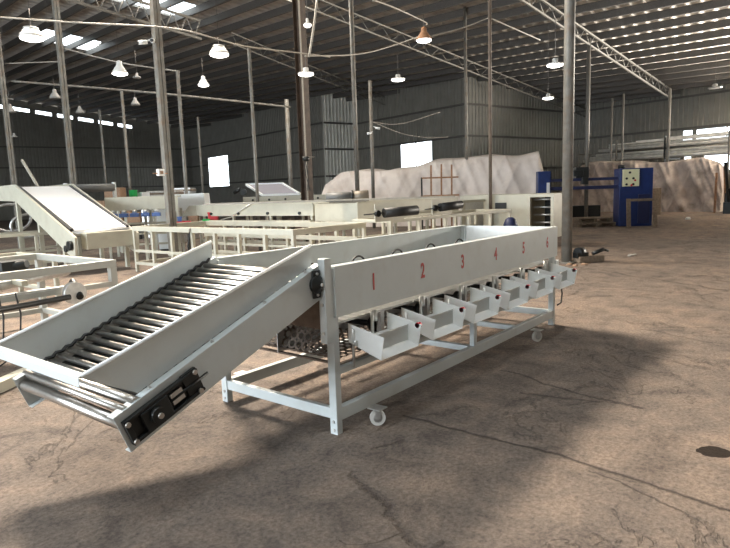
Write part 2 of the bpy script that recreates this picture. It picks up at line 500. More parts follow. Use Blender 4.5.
# purlins: follow the measured direction (slightly turned from the walls)
PQ = math.radians(-5.5)
pu = Vector((-math.sin(PQ), math.cos(PQ), 0)); pv = Vector((math.cos(PQ), math.sin(PQ), 0))
k = 0
s = 4.
while s < 40:
    t0, t1 = -14., 64.
    # clip to the footprint in building space
    pts = [pv*s + pu*(t0+(t1-t0)*i/156) for i in range(157)]
    ins = [p for p in pts if -13.8 < WB(p).x < 35.8 and -13.8 < WB(p).y < YN-.1 and not (WB(p).x > XA-.1 and WB(p).y > YB-.1) and not (WB(p).x > XC-.1 and WB(p).y > YC-.1)]
    if len(ins) > 2:
        a, b = ins[0], ins[-1]
        a = Vector((a.x, a.y, roofz(a)-.09)); b = Vector((b.x, b.y, roofz(b)-.09))
        dn_ = Vector((0,0,.04)); m_ = MB(); m_.bar(a-dn_, b-dn_, .02, .28); sh = pv*.05
        m_.bar(a+sh-dn_-Vector((0,0,.14)), b+sh-dn_-Vector((0,0,.14)), .11, .02)
        m_.build('purlin', PURL, ceil)
    s += 1.1

# ================================================================ STEEL STRUCTURE
def truss(p0, p1, hgt, label, name='roof_truss', n=12, r=.035, mt_=None):
    """p0,p1 top chord ends"""
    t = thing(name, label, 'roof truss', (p0.x, p0.y, p0.z))
    L0 = p0.copy(); a = Vector((0,0,0)); b = p1-L0; dn = Vector((0, 0, -hgt))
    mt_ = mt_ or TRUSSM
    MB().bar(a, b, r*2, r*2).build('top_chord', mt_, t)
    MB().bar(a+dn, b+dn, r*2, r*2).build('bottom_chord', mt_, t)
    w = MB()
    for i in range(n):
        f0 = i/n; f1 = (i+.5)/n; f2 = (i+1)/n
        w.tube(b*f0, b*f1+dn, r*.45, 6); w.tube(b*f1+dn, b*f2, r*.45, 6)
    w.build('web', mt_, t)
    return t
pA = RO(542, 0, .35); pB = RO(670, 89, .25)
pA2 = pB+(pA-pB)*1.5
truss(pB, pA2, .48, 'pale lattice truss sloping down to the ribbed wall on the right', n=22)
qa = RO(350, 12, .35); qb = RO(610, 119, .3)
truss(qb, qb+(qa-qb)*1.2, .5, 'grey lattice truss ending beyond the front steel pipe column', n=22, r=.03, mt_=COLM)
qa = RO(225, 30, .35); qb = RO(300, 62, .3)
qc = RO(420, 112, .3)
truss(qc, qc+(qa-qc)*.98, .5, 'dark lattice truss crossing behind the rust-edged column', n=22, r=.025, mt_=COLM)
qa = D(135, 0, 12.7); qb = D(200, 21, 14.)
truss(qa+(qb-qa)*1.0, qa-(qb-qa)*2.2, .40, 'white lattice truss at the top left crossing the square column', n=14, r=.024)

def column(px, py, dd, w, label, top=None, shape='tube', material=None, base=True, group=None):
    P = D(px, py, dd); z = (roofz(P)+.0) if top is None else D(px, top, dd).z
    t = thing('steel_column', label, 'column', (P.x, P.y, 0), group=group); t['kind'] = 'thing'
    t.rotation_euler.z = PQ
    m_ = MB(); h = z-.02
    if shape == 'tube': m_.tube((0,0,.01), (0,0,h), w/2, 16)
    elif shape == 'box': m_.box(-w/2, w/2, -w/2, w/2, .01, h)
    elif shape == 'H':
        m_.box(-w/2, w/2, -w/2, -w/2+.02, .01, h).box(-w/2, w/2, w/2-.02, w/2, .01, h).box(-.01, .01, -w/2+.02, w/2-.02, .01, h)
    elif shape == 'twin':
        m_.box(-w/2, -.008, -w/2, w/2, .01, h).box(.008, w/2, -w/2, w/2, .01, h)
        for i in range(int(h/.6)): m_.box(-.008, .008, -.05, .05, .3+i*.6, .42+i*.6)
    m_.build('shaft', material or COLM, t)
    if material is COLR: MB().box(-w/2-.004, -w/2+.05, -w/2-.012, -w/2-.001, .01, h).build('pale_flange_edge', PIPEM, t)
    if base:
        b = MB().box(-w*.9, w*.9, -w*.9, w*.9, 0, .02)
        for i, j in ((-1,-1),(1,-1),(1,1),(-1,1)): b.tube((i*w*.7, j*w*.7, .02), (i*w*.7, j*w*.7, .05), .015, 6)
        b.build('base_plate', COLM, t)
    return t, P
c568, P568 = column(566.5, 262, 11.9, .20, 'thick round steel column rising just past the end of the numbered sorting machine')
# debris-dark collar of dirt around its base
c160, P160 = column(162, 100, 13, .16, 'square steel column on the left carrying a small white junction box', shape='twin')
c64, P64 = column(64, 90, 17.5, .15, 'steel column rising behind the sloping white belt', shape='twin')
c10, P10 = column(8, 130, 18, .13, 'steel column at the far left edge of the hall', shape='twin')
c302, P302 = column(302.5, 90, 16.6, .25, 'rust-edged H-section column in the middle of the hall', shape='H', material=COLR)
column(253, 120, 16, .09, 'slender grey post left of the rust-edged column', top=49, base=False)
column(124, 120, 24, .12, 'thin dark post between the first two columns on the left', top=91, base=False)
column(181, 120, 17, .10, 'thin post right behind the column with the junction box', top=72, base=False)
column(354, 90, 20, .15, 'slender round post right of the rust-edged column', shape='tube')
column(371, 120, 24, .14, 'round post with two camera heads in front of the pale ribbed wall', top=81, base=False)
column(466, 120, 25, .13, 'post at the outer corner of the ribbed back wall', base=False)
column(490, 90, 15, .085, 'thin rusty pole standing before the ribbed back wall', material=mat('rust_grey_pole', (.16, .12, .09), .6, noise_amt=.4, noise_scale=3), base=False)
column(588, 100, 26, .17, 'pale post just right of the thick round column', top=40, base=True, material=TRUSSM)
column(669, 120, 30, .14, 'white post under the wall end of the lattice truss', top=89, base=False, material=TRUSSM)
column(612, 107, 32, .11, 'short white post on the pipe rack, left of a pair', top=98, base=False, material=TRUSSM)
column(623, 120, 32, .11, 'short white post on the pipe rack, right of a pair', top=94, base=False, material=TRUSSM)
column(103, 150, 30, .12, 'faint dark post behind the sloping belt', base=False, top=110)
column(200, 150, 30, .12, 'pale thin post left of the bright far window', base=False, top=117)
column(289, 150, 24, .17, 'dark post left of the rust-edged column near the far wall', base=False, top=100)

# conduits and cables
def conduit(pts, r, label, name='conduit_pipe', material=None, cat='pipe'):
    P = [Vector(p) for p in pts]
    # smooth catmull
    out = []
    for i in range(len(P)-1):
        p0 = P[max(i-1, 0)]; p1 = P[i]; p2 = P[i+1]; p3 = P[min(i+2, len(P)-1)]
        for j in range(6):
            t = j/6
            out.append(.5*((2*p1)+(-p0+p2)*t+(2*p0-5*p1+4*p2-p3)*t*t+(-p0+3*p1-3*p2+p3)*t*t*t))
    out.append(P[-1])
    o = MB().path(out, r, 6).build(name, material or PIPEM)
    return tag(o, label, cat)
conduit([D(-30, 15, 11.5), D(75, 22.5, 11.5), D(170, 28, 11.6), D(220, 40, 12), D(249, 47, 12.6), D(300, 53, 13.3), D(330, 57, 14)], .016, 'long sagging conduit pipe carrying the lamp near the top centre')
conduit([D(63, 48, 17.4), D(120, 62.5, 17.2), D(180, 71.5, 17)], .02, 'pale conduit pipe carrying the bell lamp left of the square column')
conduit([D(5, 63.5, 17.9), D(62, 61.5, 17.4)], .015, 'short level conduit reaching the second column from the left')
conduit([D(10, 81, 18), D(120, 90, 19), D(205, 98, 20), D(290, 107, 23)], .035, 'dark level pipe crossing the left half of the hall', material=COLM)
conduit([D(305, 56, 14), D(366, 53, 16), D(420, 36, 18)], .018, 'thin cable strung from the rust-edged column to the brown lamp')
conduit([D(317, 0, 11), D(314, 25, 11), D(309, 57, 11)], .02, 'curved pale cable hanging beside the rust-edged column', cat='cable', name='hanging_cable')
conduit([D(373, 122, 23.5), D(400, 124, 23.6), D(440, 112, 23.8)], .02, 'thin cable rising to the right from the camera post', cat='cable', name='hanging_cable')
conduit([D(373, 122, 23.4), D(400, 133, 23.4), D(425, 137.5, 23.6), D(448, 137, 24)], .02, 'thin cable sagging above the small bright window', cat='cable', name='hanging_cable')
conduit([D(433, 36, 14.4), D(462, 28, 14.7), D(488, 18, 14.9)], .016, 'thin cable running down left from the rusty pole', cat='cable', name='hanging_cable')
conduit([D(490, 18, 15.0), D(515, 29, 15.8), D(540, 40, 17)], .018, 'thin conduit running down right from the rusty pole')
conduit([D(373, 0, 10.5), D(395, 8, 12), D(425, 22, 14), D(426, 25, 14)], .016, 'tan cable reaching the brown lamp from the top edge', cat='cable', name='hanging_cable')

# ---------------------------------------------------------------- lamps
def make_lamp(px, py, dd, dia, label, kind='dome', lit=True, hang=1.0, bodymat=None):
    P = D(px, py, dd); R_ = dia/2
    t = thing('high_bay_lamp', label, 'lamp', (P.x, P.y, P.z), group='high bay lamps hanging from the roof')
    bm_ = bodymat or (LAMPG if lit else LAMPD)
    if kind == 'dome':
        MB().lathe((0,0,0), [(R_, 0), (R_, .03), (R_*.92, .07), (R_*.75, .10), (R_*.72, .13)], 24).build('reflector', bm_, t)
        MB().lathe((0,0,.13), [(R_*.62, 0), (R_*.62, .06), (R_*.2, .08)], 16).build('housing', ZINC, t)
    elif kind == 'bell':
        MB().lathe((0,0,0), [(R_, 0), (R_*.97, .03), (R_*.6, R_*.75), (R_*.38, R_*1.05), (R_*.34, R_*1.5), (R_*.1, R_*1.65)], 24).build('reflector', bm_, t)
    else:
        MB().lathe((0,0,0), [(R_, 0), (R_, .03), (R_*.6, .05), (R_*.35, .07), (R_*.35, .15), (R_*.1, .17)], 24).build('reflector', bm_, t)
    MB().lathe((0,0,-.05 if lit else -.015), [(R_*.6, 0), (R_*.93, .025), (R_*.97, .049)] if lit else [(R_*.9, 0), (R_*.94, .014)], 24).build('lens', GLOW if lit else LAMPD, t)
    MB().tube((0,0,.12), (0,0,hang), .008, 6).build('stem', PURL, t)
    MB().tube((0,0,hang), (0,0,roofz(P)-P.z-.02), .003, 5).build('hanging_wire', PURL, t)
make_lamp(32, 38, 11.5, .44, 'large lit dome lamp in the top left corner beside the skylight', 'dome', hang=.55)
make_lamp(120, 73.5, 16.5, .42, 'lit bell lamp between the two left columns', 'bell', hang=.32)
make_lamp(137, 78, 20, .26, 'small unlit lamp right of the lit bell lamp', 'flat', False, .9)
make_lamp(55, 98, 19, .34, 'dim bell lamp just left of the second column', 'bell', False, .6)
make_lamp(135.5, 105, 22, .34, 'dim bell lamp below the small unlit one', 'bell', False, .6)
make_lamp(10.5, 112, 21, .34, 'dim bell lamp at the far left edge', 'bell', False, .8)
make_lamp(80, 113, 24, .34, 'dim bell lamp behind the second column, near the roof-light strip', 'bell', False, .8)
make_lamp(14, 137, 26, .28, 'lowest dim lamp at the far left', 'flat', False, .8)
make_lamp(219.3, 54.5, 13.6, .43, 'lit dome lamp hanging under the long sagging conduit', 'dome', hang=.38)
make_lamp(203.5, 85, 21, .38, 'bell lamp below and left of the lamp on the conduit', 'bell', hang=.9)
make_lamp(307.5, 25, 15, .19, 'small lamp seen just right of the rust-edged column near the top', 'flat', True, .6)
make_lamp(306, 74, 15.5, .41, 'lit flat lamp half hidden by the rust-edged column', 'flat', hang=.5)
make_lamp(424, 40, 14, .36, 'brown rusted bell lamp near the top centre', 'bell', True, .5, RUST)
make_lamp(398, 79.5, 20, .46, 'lit flat lamp below the brown bell lamp', 'flat', hang=.8)
make_lamp(555, 65, 15.5, .42, 'lit flat lamp against the thick round column', 'flat', hang=1.2)
make_lamp(548, 98, 22, .40, 'lit flat lamp below the one by the round column', 'flat', hang=1.)
make_lamp(715, 88, 24, .50, 'unlit lamp hanging near the right wall', 'flat', False, 1.3, ZINC)

# security cameras
def seccam(px, py, dd, label, rz):
    P = D(px, py, dd)
    t = thing('security_camera', label, 'camera', (P.x, P.y, P.z), rz)
    MB().tube((0,0,0), (.18,0,-.03), .045, 12).build('camera_body', WHITE, t)
    MB().tube((.18,0,-.03), (.20,0,-.033), .035, 12).build('lens', BLACK, t)
    MB().bar((0,0,.02), (-.08,0,.06), .03, .03).build('bracket', WHITE, t)
seccam(147, 42, 12.9, 'white security camera on the left of the square column', 2.8)
seccam(154, 41, 12.8, 'white security camera on the front of the square column', -2.4)
seccam(375.5, 128, 23.8, 'upper white camera head on the post by the pale wall', -1)
seccam(371, 133, 23.8, 'lower white camera head on the post by the pale wall', 2.6)
P = D(160.5, 172.5, 12.8)
t = thing('junction_box', 'small white junction box fixed to the square column on the left', 'electrical box', (P.x, P.y, P.z), PQ)
MB().box(-.07, .07, -.05, .05, -.07, .07).build('box_body', WHITE, t, bevel=.008)
MB().box(-.035, .035, -.058, -.05, -.035, .03).build('socket', CARD, t)
MB().tube((-.17,0,-.02), (.17,0,-.02), .01, 6).build('clamp_bar', RUST, t)
P = D(306, 159, 16.2)
t = thing('hanging_motor', 'dark round cable hub mounted on the rust-edged column', 'motor', (P.x, P.y, P.z), PQ)
MB().lathe((0,0,-.06), [(.03, 0), (.09, .02), (.10, .07), (.07, .12), (.02, .13)], 14).build('hub', BLACKM, t)
MB().tube((-.12,0,.05), (.3,0,.06), .012, 6).build('arm', PIPEM, t)
for k, (a, b) in enumerate((((-.03,0,-.05), (-.02,-.02,-.85)), ((.04,0,-.05), (.02,-.03,-.85)), ((.0,.05,-.05), (.08,-.03,-.85)))):
    a = Vector(a); b = Vector(b)
    MB().path([a+(b-a)*i/8+Vector((math.sin(i/8*math.pi)*.05*(1-k), 0, 0)) for i in range(9)], .008, 6).build('cable', BLACK, t)

# ================================================================ MAIN SORTING MACHINE  (local origin = near front foot)
MX, MY = 2.73, 2.46
ML, MW = 3.68, 1.16
M = thing('sorting_machine', 'long grey-white fruit sorting machine with red numbers 1 to 6 above six chutes', 'sorting machine', (MX, MY, 0))
def legm(x, y):
    b = MB().box(x, x+.052, y, y+.06, 0, 1.08).build('leg', PAINT, M, bevel=.003)
    bb = MB()
    for z in (.03, .085): bb.lathe((x-.006, y+.03, z), [(.011, 0), (.011, .006)], 6, 'x')
    bb.build('bolt', ZINC, b)
for x, y in ((0, 0), (ML-.052, 0), (0, MW-.06), (ML-.052, MW-.06)): legm(x, y)
for y in (.004, MW-.056):
    MB().box(.052, ML-.052, y, y+.05, .085, .17).build('bottom_rail', PAINT, M, bevel=.003)
    MB().box(.052, ML-.052, y+.01, y+.05, .385, .43).build('middle_rail', PAINT, M, bevel=.003)
for x in (.006, ML-.046):
    MB().box(x, x+.04, .06, MW-.06, .10, .17).build('end_rail', PAINT, M, bevel=.003)
for x in (1.83, ):
    MB().box(x, x+.05, .054, MW-.056, .115, .165).build('cross_rail', PAINT, M, bevel=.003)
    for y in (.006, MW-.05): MB().box(x, x+.05, y, y+.045, .17, .42).build('middle_post', PAINT, M, bevel=.003)
MB().box(2.75, 2.8, .054, MW-.056, .115, .165).build('cross_rail', PAINT, M, bevel=.003)
# corner bracket joining the feeder
b = MB().box(-.066, -.003, -.006, .05, .615, 1.145).build('corner_bracket', PAINT, M, bevel=.003)
bb = MB()
for z in (.68, .86, .96): bb.lathe((-.074, .02, z), [(.011, 0), (.011, .008)], 6, 'x')
bb.build('bolt', ZINC, b)
b = MB().box(-.066, -.003, MW-.05, MW+.004, .615, 1.10).build('corner_bracket', PAINT, M, bevel=.003)
# panels
fp = MB().box(.018, ML+.01, -.014, -.008, .77, 1.09).box(.018, ML+.01, -.008, .055, 1.084, 1.09).box(.018, .024, -.008, .03, .77, 1.084).box(.018, ML+.01, -.008, .02, .77, .776)
fp = fp.build('front_panel', PAINT, M)
for k in range(6):
    me = text_mesh(str(k+1), .135, .0008); me.materials.append(RED)
    d_ = bpy.data.objects.new('digit', me); COL.objects.link(d_); d_.parent = fp
    d_.rotation_euler = (math.pi/2, 0, 0); d_.scale = (.80, 1.14, 1)
    d_.location = (3.135-MX+.6*k, -.0155, .937)
MB().box(.018, ML+.01, MW-.004, MW+.002, .77, 1.095).box(.018, ML+.01, MW-.05, MW-.004, 1.089, 1.095).build('back_panel', PAINT, M)
MB().box(ML, ML+.006, -.008, MW-.004, .77, 1.088).build('end_panel', WHITE, M)
MB().box(.055, .06, .06, MW-.06, .665, 1.045).build('inner_end_plate', BROWNM, M)
# inner deck with grading rollers and hoops
MB().box(.07, ML-.01, .06, MW-.06, .70, .715).build('inner_deck', GALV, M)
for k in range(40):
    x = .12+k*.088
    MB().tube((x, .06, .80), (x, MW-.06, .80), .026, 10).build('grading_roller', CHROME, M)
for k in range(6):
    x = 2.94-MX+.6*k-.02
    pts = [(x+.10*math.cos(a), .92, .885+.085*math.sin(a)) for a in [math.pi*i/12 for i in range(13)]]
    MB().path(pts, .009, 8).build('hose_hoop', BLACK, M)
# hidden drive: shafts below the deck, chain, sprockets (seen dark between the chutes)
for k in range(6):
    x = .40+.6*k+.19
    g = MB().tube((x, .09, .60), (x, MW-.08, .60), .02, 10); g.lathe((x, .14, .60), [(.055, -.02), (.055, .02)], 16, 'y')
    g.build('drive_shaft', BLACKM, M)
    MB().box(x-.02, x+.02, .06, .10, .43, .70).build('hanger', GALV, M)
MB().box(.06, ML-.06, .58, .585, .45, .70).build('centre_baffle', GALV, M)
for k in range(6):
    x0 = .40+.6*k
    MB().tube((x0+.02, .02, .74), (x0+.02, .02, .58), .012, 8).tube((x0+.06, .03, .74), (x0+.06, .03, .66), .02, 8).build('hinge_pin', ZINC, M)

# chutes
def chute(k):
    x0 = 2.895-MX+.6*k; x1 = x0+.425; th = .004
    yb, yf = .02, -.27; zb, zf = .70, .64          # top rim, sloping outwards
    hb = .125; hf = .15
    m_ = MB()
    for x, s_ in ((x0, 1), (x1-th, 1)):
        # rim turned slightly, front corner slanted
        m_.prism([(x, yb, zb), (x, yf+.0, zf), (x, yf+.028, zf-hf), (x, yb, zb-hb-.0)], (th, 0, 0))
    m_.prism([(x0, yb, zb-hb), (x0, yf+.028, zf-hf), (x0, yf+.028, zf-hf+th), (x0, yb, zb-hb+th)], (x1-x0, 0, 0))
    c = m_.build('chute', WHITE, M, bevel=.0015)
    yy = -.165; zt = zb+(zf-zb)*(yb-yy)/(yb-yf)
    MB().box(x0+.012, x1-.012, yy, yy+.004, zt-hb-.008, zt-.035).build('flap', PAINT, c)
    MB().tube((x0+.01, yy+.002, zt-.033), (x1-.01, yy+.002, zt-.033), .006, 8).build('flap_rod', ZINC, c)
    MB().tube((x0-.012, -.03, zb-.03), (x0-.012, -.03, .42), .009, 8).tube((x0-.012, -.06, zb-.12), (x0-.012, -.03, zb-.12), .02, 8).build('support_hook', ZINC, c)
    MB().tube((x1-.004, yf+.035, zf-.008), (x1+.03, yf+.035, zf-.008), .019, 10).build('red_end_cap', REDP, c)
for k in range(6): chute(k)

# casters
def caster(x, y, turn):
    c = MB().box(x-.045, x+.045, y-.05, y+.05, .118, .125)
    c = c.build('caster', ZINC, M)
    f_ = MB()
    ca, sa = math.cos(turn), math.sin(turn)
    ax = Vector((-sa, ca, 0)); cx = Vector((x, y, .055))
    off = Vector((ca, sa, 0))*.012
    for s_ in (-1, 1):
        a = cx+ax*(s_*.022)
        f_.bar(a-Vector((0,0,.005)), Vector((x, y, .112))+ax*(s_*.022), .035, .004, up=ax)
    f_.tube(cx-ax*.028, cx+ax*.028, .008, 8)
    f_.lathe((x, y, .108), [(.03, 0), (.03, .01)], 12)
    f_.build('fork', ZINC, c)
    w = MB().tube(cx-ax*.016, cx+ax*.016, .052, 24); w.build('wheel', LAMPG, c)
    MB().tube(cx-ax*.019, cx+ax*.019, .030, 16).build('wheel_hub', GALV, c)
caster(3.01-MX, 2.35-MY, -.75); caster(5.60-MX, 2.33-MY, -.5); caster(3.02-MX, MW+.11, .4); caster(5.62-MX, MW+.11, .4)
# perforated grading belt, lower strand and rising end
def perf(p0, p1, q0, nx, ny, r):
    """plate with holes; p0->p1 first side, p0->q0 second side"""
    p0, p1, q0 = Vector(p0), Vector(p1), Vector(q0); a = (p1-p0)/nx; b = (q0-p0)/ny; m_ = MB()
    NS = 12
    for i in range(nx):
        for j in range(ny):
            c = p0+a*(i+.5)+b*(j+.5)
            inner = []; outer = []
            for s_ in range(NS):
                t = 2*math.pi*s_/NS; ct, st = math.cos(t), math.sin(t)
                inner.append(c+a.normalized()*ct*r+b.normalized()*st*r)
                k_ = .5/max(abs(ct), abs(st)); outer.append(c+a*ct*k_+b*st*k_)
            n = len(m_.v); m_.v += inner+outer
            for s_ in range(NS):
                w = (s_+1) % NS; m_.f.append((n+s_, n+w, n+NS+w, n+NS+s_))
    return m_
pb = perf((.10, .07, .47), (.10, MW-.08, .47), (3.3, .07, .47), 16, 48, .022).build('perforated_belt', BROWNM, M)
sm = pb.modifiers.new('thick', 'SOLIDIFY'); sm.thickness = .003
pc = perf((.09, .07, .49), (.09, MW-.08, .49), (.17, .07, .66), 16, 3, .022).build('perforated_belt_end', BROWNM, M)
sm = pc.modifiers.new('thick', 'SOLIDIFY'); sm.thickness = .003
MB().bar((.085, .06, .445), (.085, MW-.06, .445), .025, .012).bar((.085, .06, .485), (.085, MW-.06, .485), .012, .006).build('belt_edge_bar', BROWNM, M)
# cable at far end
pts = [(ML+.02, .0, .55), (ML+.07, -.03, .46), (ML+.10, -.04, .34), (ML+.07, -.04, .24), (ML+.01, -.02, .22)]
MB().path(pts, .009, 8).build('power_cable', BLACK, M)
MB().box(ML-.02, ML+.05, -.02, .08, .55, .72).build('end_bracket', PAINT, M, bevel=.003)

# ================================================================ ROLLER INFEED (sloping)
sl = math.atan(.382)
FD = thing('infeed_roller_conveyor', 'sloping grey-white roller feeder with raised hopper sides at the machine\'s near end', 'conveyor', (1.286, 2.50, 0))
# local frame: s along slope (X,Z), origin at low top corner (0,0,.578)
ZC = .578
def SP(s, y, n): # s along slope, n perpendicular up
    return Vector((s*math.cos(sl)-n*math.sin(sl), y, ZC+s*math.sin(sl)+n*math.cos(sl)))
LS = 1.494; DP = .198; WY = 1.08
for y, sg in ((0., 1), (WY, -1)):
    m_ = MB()
    m_.prism([SP(0, y, 0), SP(LS, y, 0), SP(LS+.0, y, -DP), SP(0, y, -DP)], (0, sg*.004, 0))
    # clip of upper end: top flange, bottom flange
    m_.prism([SP(0, y+sg*.004, 0), SP(LS, y+sg*.004, 0), SP(LS, y+sg*.004, -.004), SP(0, y+sg*.004, -.004)], (0, sg*.05, 0))
    m_.prism([SP(0, y+sg*.004, -DP+.004), SP(LS, y+sg*.004, -DP+.004), SP(LS, y+sg*.004, -DP), SP(0, y+sg*.004, -DP)], (0, sg*.045, 0))
    sp = m_.build('side_plate', PAINT, FD, bevel=.0015)
    bb = MB()
    for s_ in (.22, .62, 1.02, 1.38):
        a = SP(s_, y+sg*.026, .0); bb.tube(a, SP(s_, y+sg*.026, .008), .010, 6); bb.tube(SP(s_, y+sg*.026, .008), SP(s_, y+sg*.026, .016), .005, 6)
    bb.build('flange_bolts', ZINC, sp)
# hopper walls
sh = lambda X, Z: ((X-1.286)*math.cos(sl)+(Z-ZC)*math.sin(sl), -(X-1.286)*math.sin(sl)+(Z-ZC)*math.cos(sl))
A_ = sh(1.185, .79); B_ = sh(2.655, 1.225); C_ = sh(1.44, .655)
for y, sg in ((.052, 1), (WY-.056, 1)):
    top = B_[0]-.0
    m_ = MB().prism([SP(A_[0], y, A_[1]), SP(B_[0], y, B_[1]), SP(B_[0]-B_[1]*math.tan(sl), y, .004), SP(C_[0], y, .004), SP(A_[0]+.02, y, A_[1]-.035)], (0, .004, 0))
    hw_ = m_.build('hopper_wall', PAINT, FD, bevel=.0012)
    MB().tube(SP(A_[0], y+.002, A_[1]), SP(B_[0], y+.002, B_[1]), .0095, 10).build('rolled_rim', WHITE, hw_)  # whiter than the wall: the light on the rim is put into its colour
# end lip (flat strip facing down-slope)
a = SP(A_[0], .052, A_[1]); b = SP(A_[0], WY-.052, A_[1])
MB().box(a.x-.012, a.x+.03, .045, WY-.045, a.z-.004, a.z+.004).box(a.x-.012, a.x-.008, .045, WY-.045, a.z-.045, a.z-.004).build('hopper_lip', PAINT, FD, bevel=.002)
# rollers
npitch = .0625
MB().prism([SP(1.44, .06, -.045), SP(1.44, WY-.06, -.045), (1.62, WY-.06, 1.005), (1.62, .06, 1.005)], (0, 0, -.004)).build('light_block_plate', PAINT, FD)  # unseen plate added to block light between feeder and machine
s_ = .19; k = 0
while s_ < 1.44:
    MB().tube(SP(s_, .07, -.008), SP(s_, WY-.07, -.008), .0168, 14).build('roller', CHROME, FD)
    s_ += npitch; k += 1
MB().tube(SP(.04, .012, -.07), SP(.04, WY-.012, -.07), .032, 18).build('tail_roller', CHROME, FD)
MB().tube(SP(.07, .012, -.012), SP(.07, WY-.012, -.012), .020, 14).build('tail_roller', CHROME, FD)
MB().tube(SP(.13, .012, -.012), SP(.13, WY-.012, -.012), .026, 14).build('tail_roller', CHROME, FD)
s_ = .10
while s_ < 1.4:
    MB().tube(SP(s_, .07, -.15), SP(s_, WY-.07, -.15), .0245, 10).build('return_roller', CHROME, FD)
    s_ += npitch*2
# chains at both sides
for y in (.066, WY-.066):
    m_ = MB(); pts = []
    s_ = .17
    i = 0
    while s_ < 1.45:
        pts.append(SP(s_, y, .012+.006*math.sin(i*math.pi/2))); s_ += npitch/4; i += 1
    m_.path(pts, .010, 6).build('roller_chain', BLACK, FD)
# cross stays
MB().prism([SP(.16, .06, -.055), SP(1.46, .06, -.055), SP(1.46, WY-.06, -.055), SP(.16, WY-.06, -.055)], (0, 0, -.004)).build('dark_gap_sheet', BLACKM, FD)  # dark sheet added below the rollers to blacken the gaps between them
for s_ in (.5, 1.05):
    MB().bar(SP(s_, .05, -.17), SP(s_, WY-.05, -.17), .04, .02).build('cross_stay', PAINT, FD)
# take-up bearing near low end on the near plate (outer side, -y)
tk = MB(); T = lambda s, n, y=0: SP(s, -.002-y, n)
tk.prism([T(.02, -.035), T(.45, -.035), T(.45, -.05), T(.02, -.05)], (0, -.03, 0))
tk.prism([T(.02, -.15), T(.45, -.15), T(.45, -.165), T(.02, -.165)], (0, -.03, 0))
tk.prism([T(.02, -.035), T(.045, -.035), T(.045, -.165), T(.02, -.165)], (0, -.03, 0))
tk.prism([T(.36, -.03), T(.45, -.03), T(.45, -.165), T(.36, -.165)], (0, -.02, 0))
tk.prism([T(.02, -.035), T(.45, -.035), T(.45, -.165), T(.02, -.165)], (0, -.006, 0))
tk.prism([T(.10, -.05), T(.25, -.05), T(.25, -.15), T(.10, -.15)], (0, -.038, 0))
tko = tk.build('take_up_bearing', BLACKM, FD, bevel=.002)
MB().tube(T(.17, -.10, .03), T(.17, -.10, .062), .038, 18).build('bearing_insert', BLACKM, tko)
MB().tube(T(.17, -.10, .055), T(.17, -.10, .075), .014, 12).build('shaft_end', CHROME, tko)
MB().tube(T(.25, -.10, .02), T(.50, -.10, .02), .008, 8).build('adjusting_screw', BLACKM, tko)
MB().prism([T(.27, -.07), T(.34, -.07), T(.34, -.13), T(.27, -.13)], (0, -.022, 0)).build('screw_block', GALV, tko)
bb = MB()
for s_, n_ in ((.032, -.052), (.032, -.15), (.43, -.045), (.42, -.15)): bb.tube(T(s_, n_, .028), T(s_, n_, .040), .013, 8)
bb.build('bolts', CHROME, tko)
# upper flange bearing
P0 = onp = SP(1.40, -.004, -.09)
fb = MB(); 
fb.lathe((P0.x, -.004, P0.z), [(.056, 0), (.056, -.02), (.036, -.03), (.014, -.05)], 18, 'y')
fb.prism([(P0.x-.03, -.004, P0.z+.085), (P0.x+.03, -.004, P0.z+.085), (P0.x+.04, -.004, P0.z), (P0.x+.03, -.004, P0.z-.085), (P0.x-.03, -.004, P0.z-.085), (P0.x-.04, -.004, P0.z)], (0, -.012, 0))
fbo = fb.build('flange_bearing', BLACKM, FD, bevel=.002)
MB().tube((P0.x, -.05, P0.z), (P0.x, -.062, P0.z), .010, 10).tube((P0.x, -.016, P0.z+.065), (P0.x, -.024, P0.z+.065), .009, 6).tube((P0.x, -.016, P0.z-.065), (P0.x, -.024, P0.z-.065), .009, 6).build('bearing_bolts', ZINC, fbo)

# ================================================================ BACKGROUND MACHINES
def frame_table(name, label, cat, A, rz, L_, W, z, rail=.08, posts=5, low=.15, mid=None, material=None, leg=.06, low_rail=True):
    """rectangular welded frame; A = corner, local x along length"""
    t = thing(name, label, cat, (A.x, A.y, 0), rz); mt_ = material or CREAM
    for y in (0, W-leg):
        MB().box(0, L_, y, y+leg, z-rail, z).build('top_rail', mt_, t, bevel=.004)
        if low_rail: MB().box(leg, L_-leg, y+.005, y+leg-.005, low, low+.06).build('low_rail', mt_, t)
        if mid: MB().box(leg, L_-leg, y+.005, y+leg-.005, mid, mid+.05).build('middle_rail', mt_, t)
    for x in (0, L_-leg):
        MB().box(x, x+leg, leg, W-leg, z-rail, z).build('end_rail', mt_, t, bevel=.004)
        if low_rail: MB().box(x+.005, x+leg-.005, leg, W-leg, low, low+.06).build('low_end_rail', mt_, t)
    for i in range(posts):
        x = (L_-leg)*i/(posts-1)
        for y in (.003, W-leg-.003):
            MB().box(x, x+leg, y, y+leg, 0, z-rail).build('leg', mt_, t)
    return t
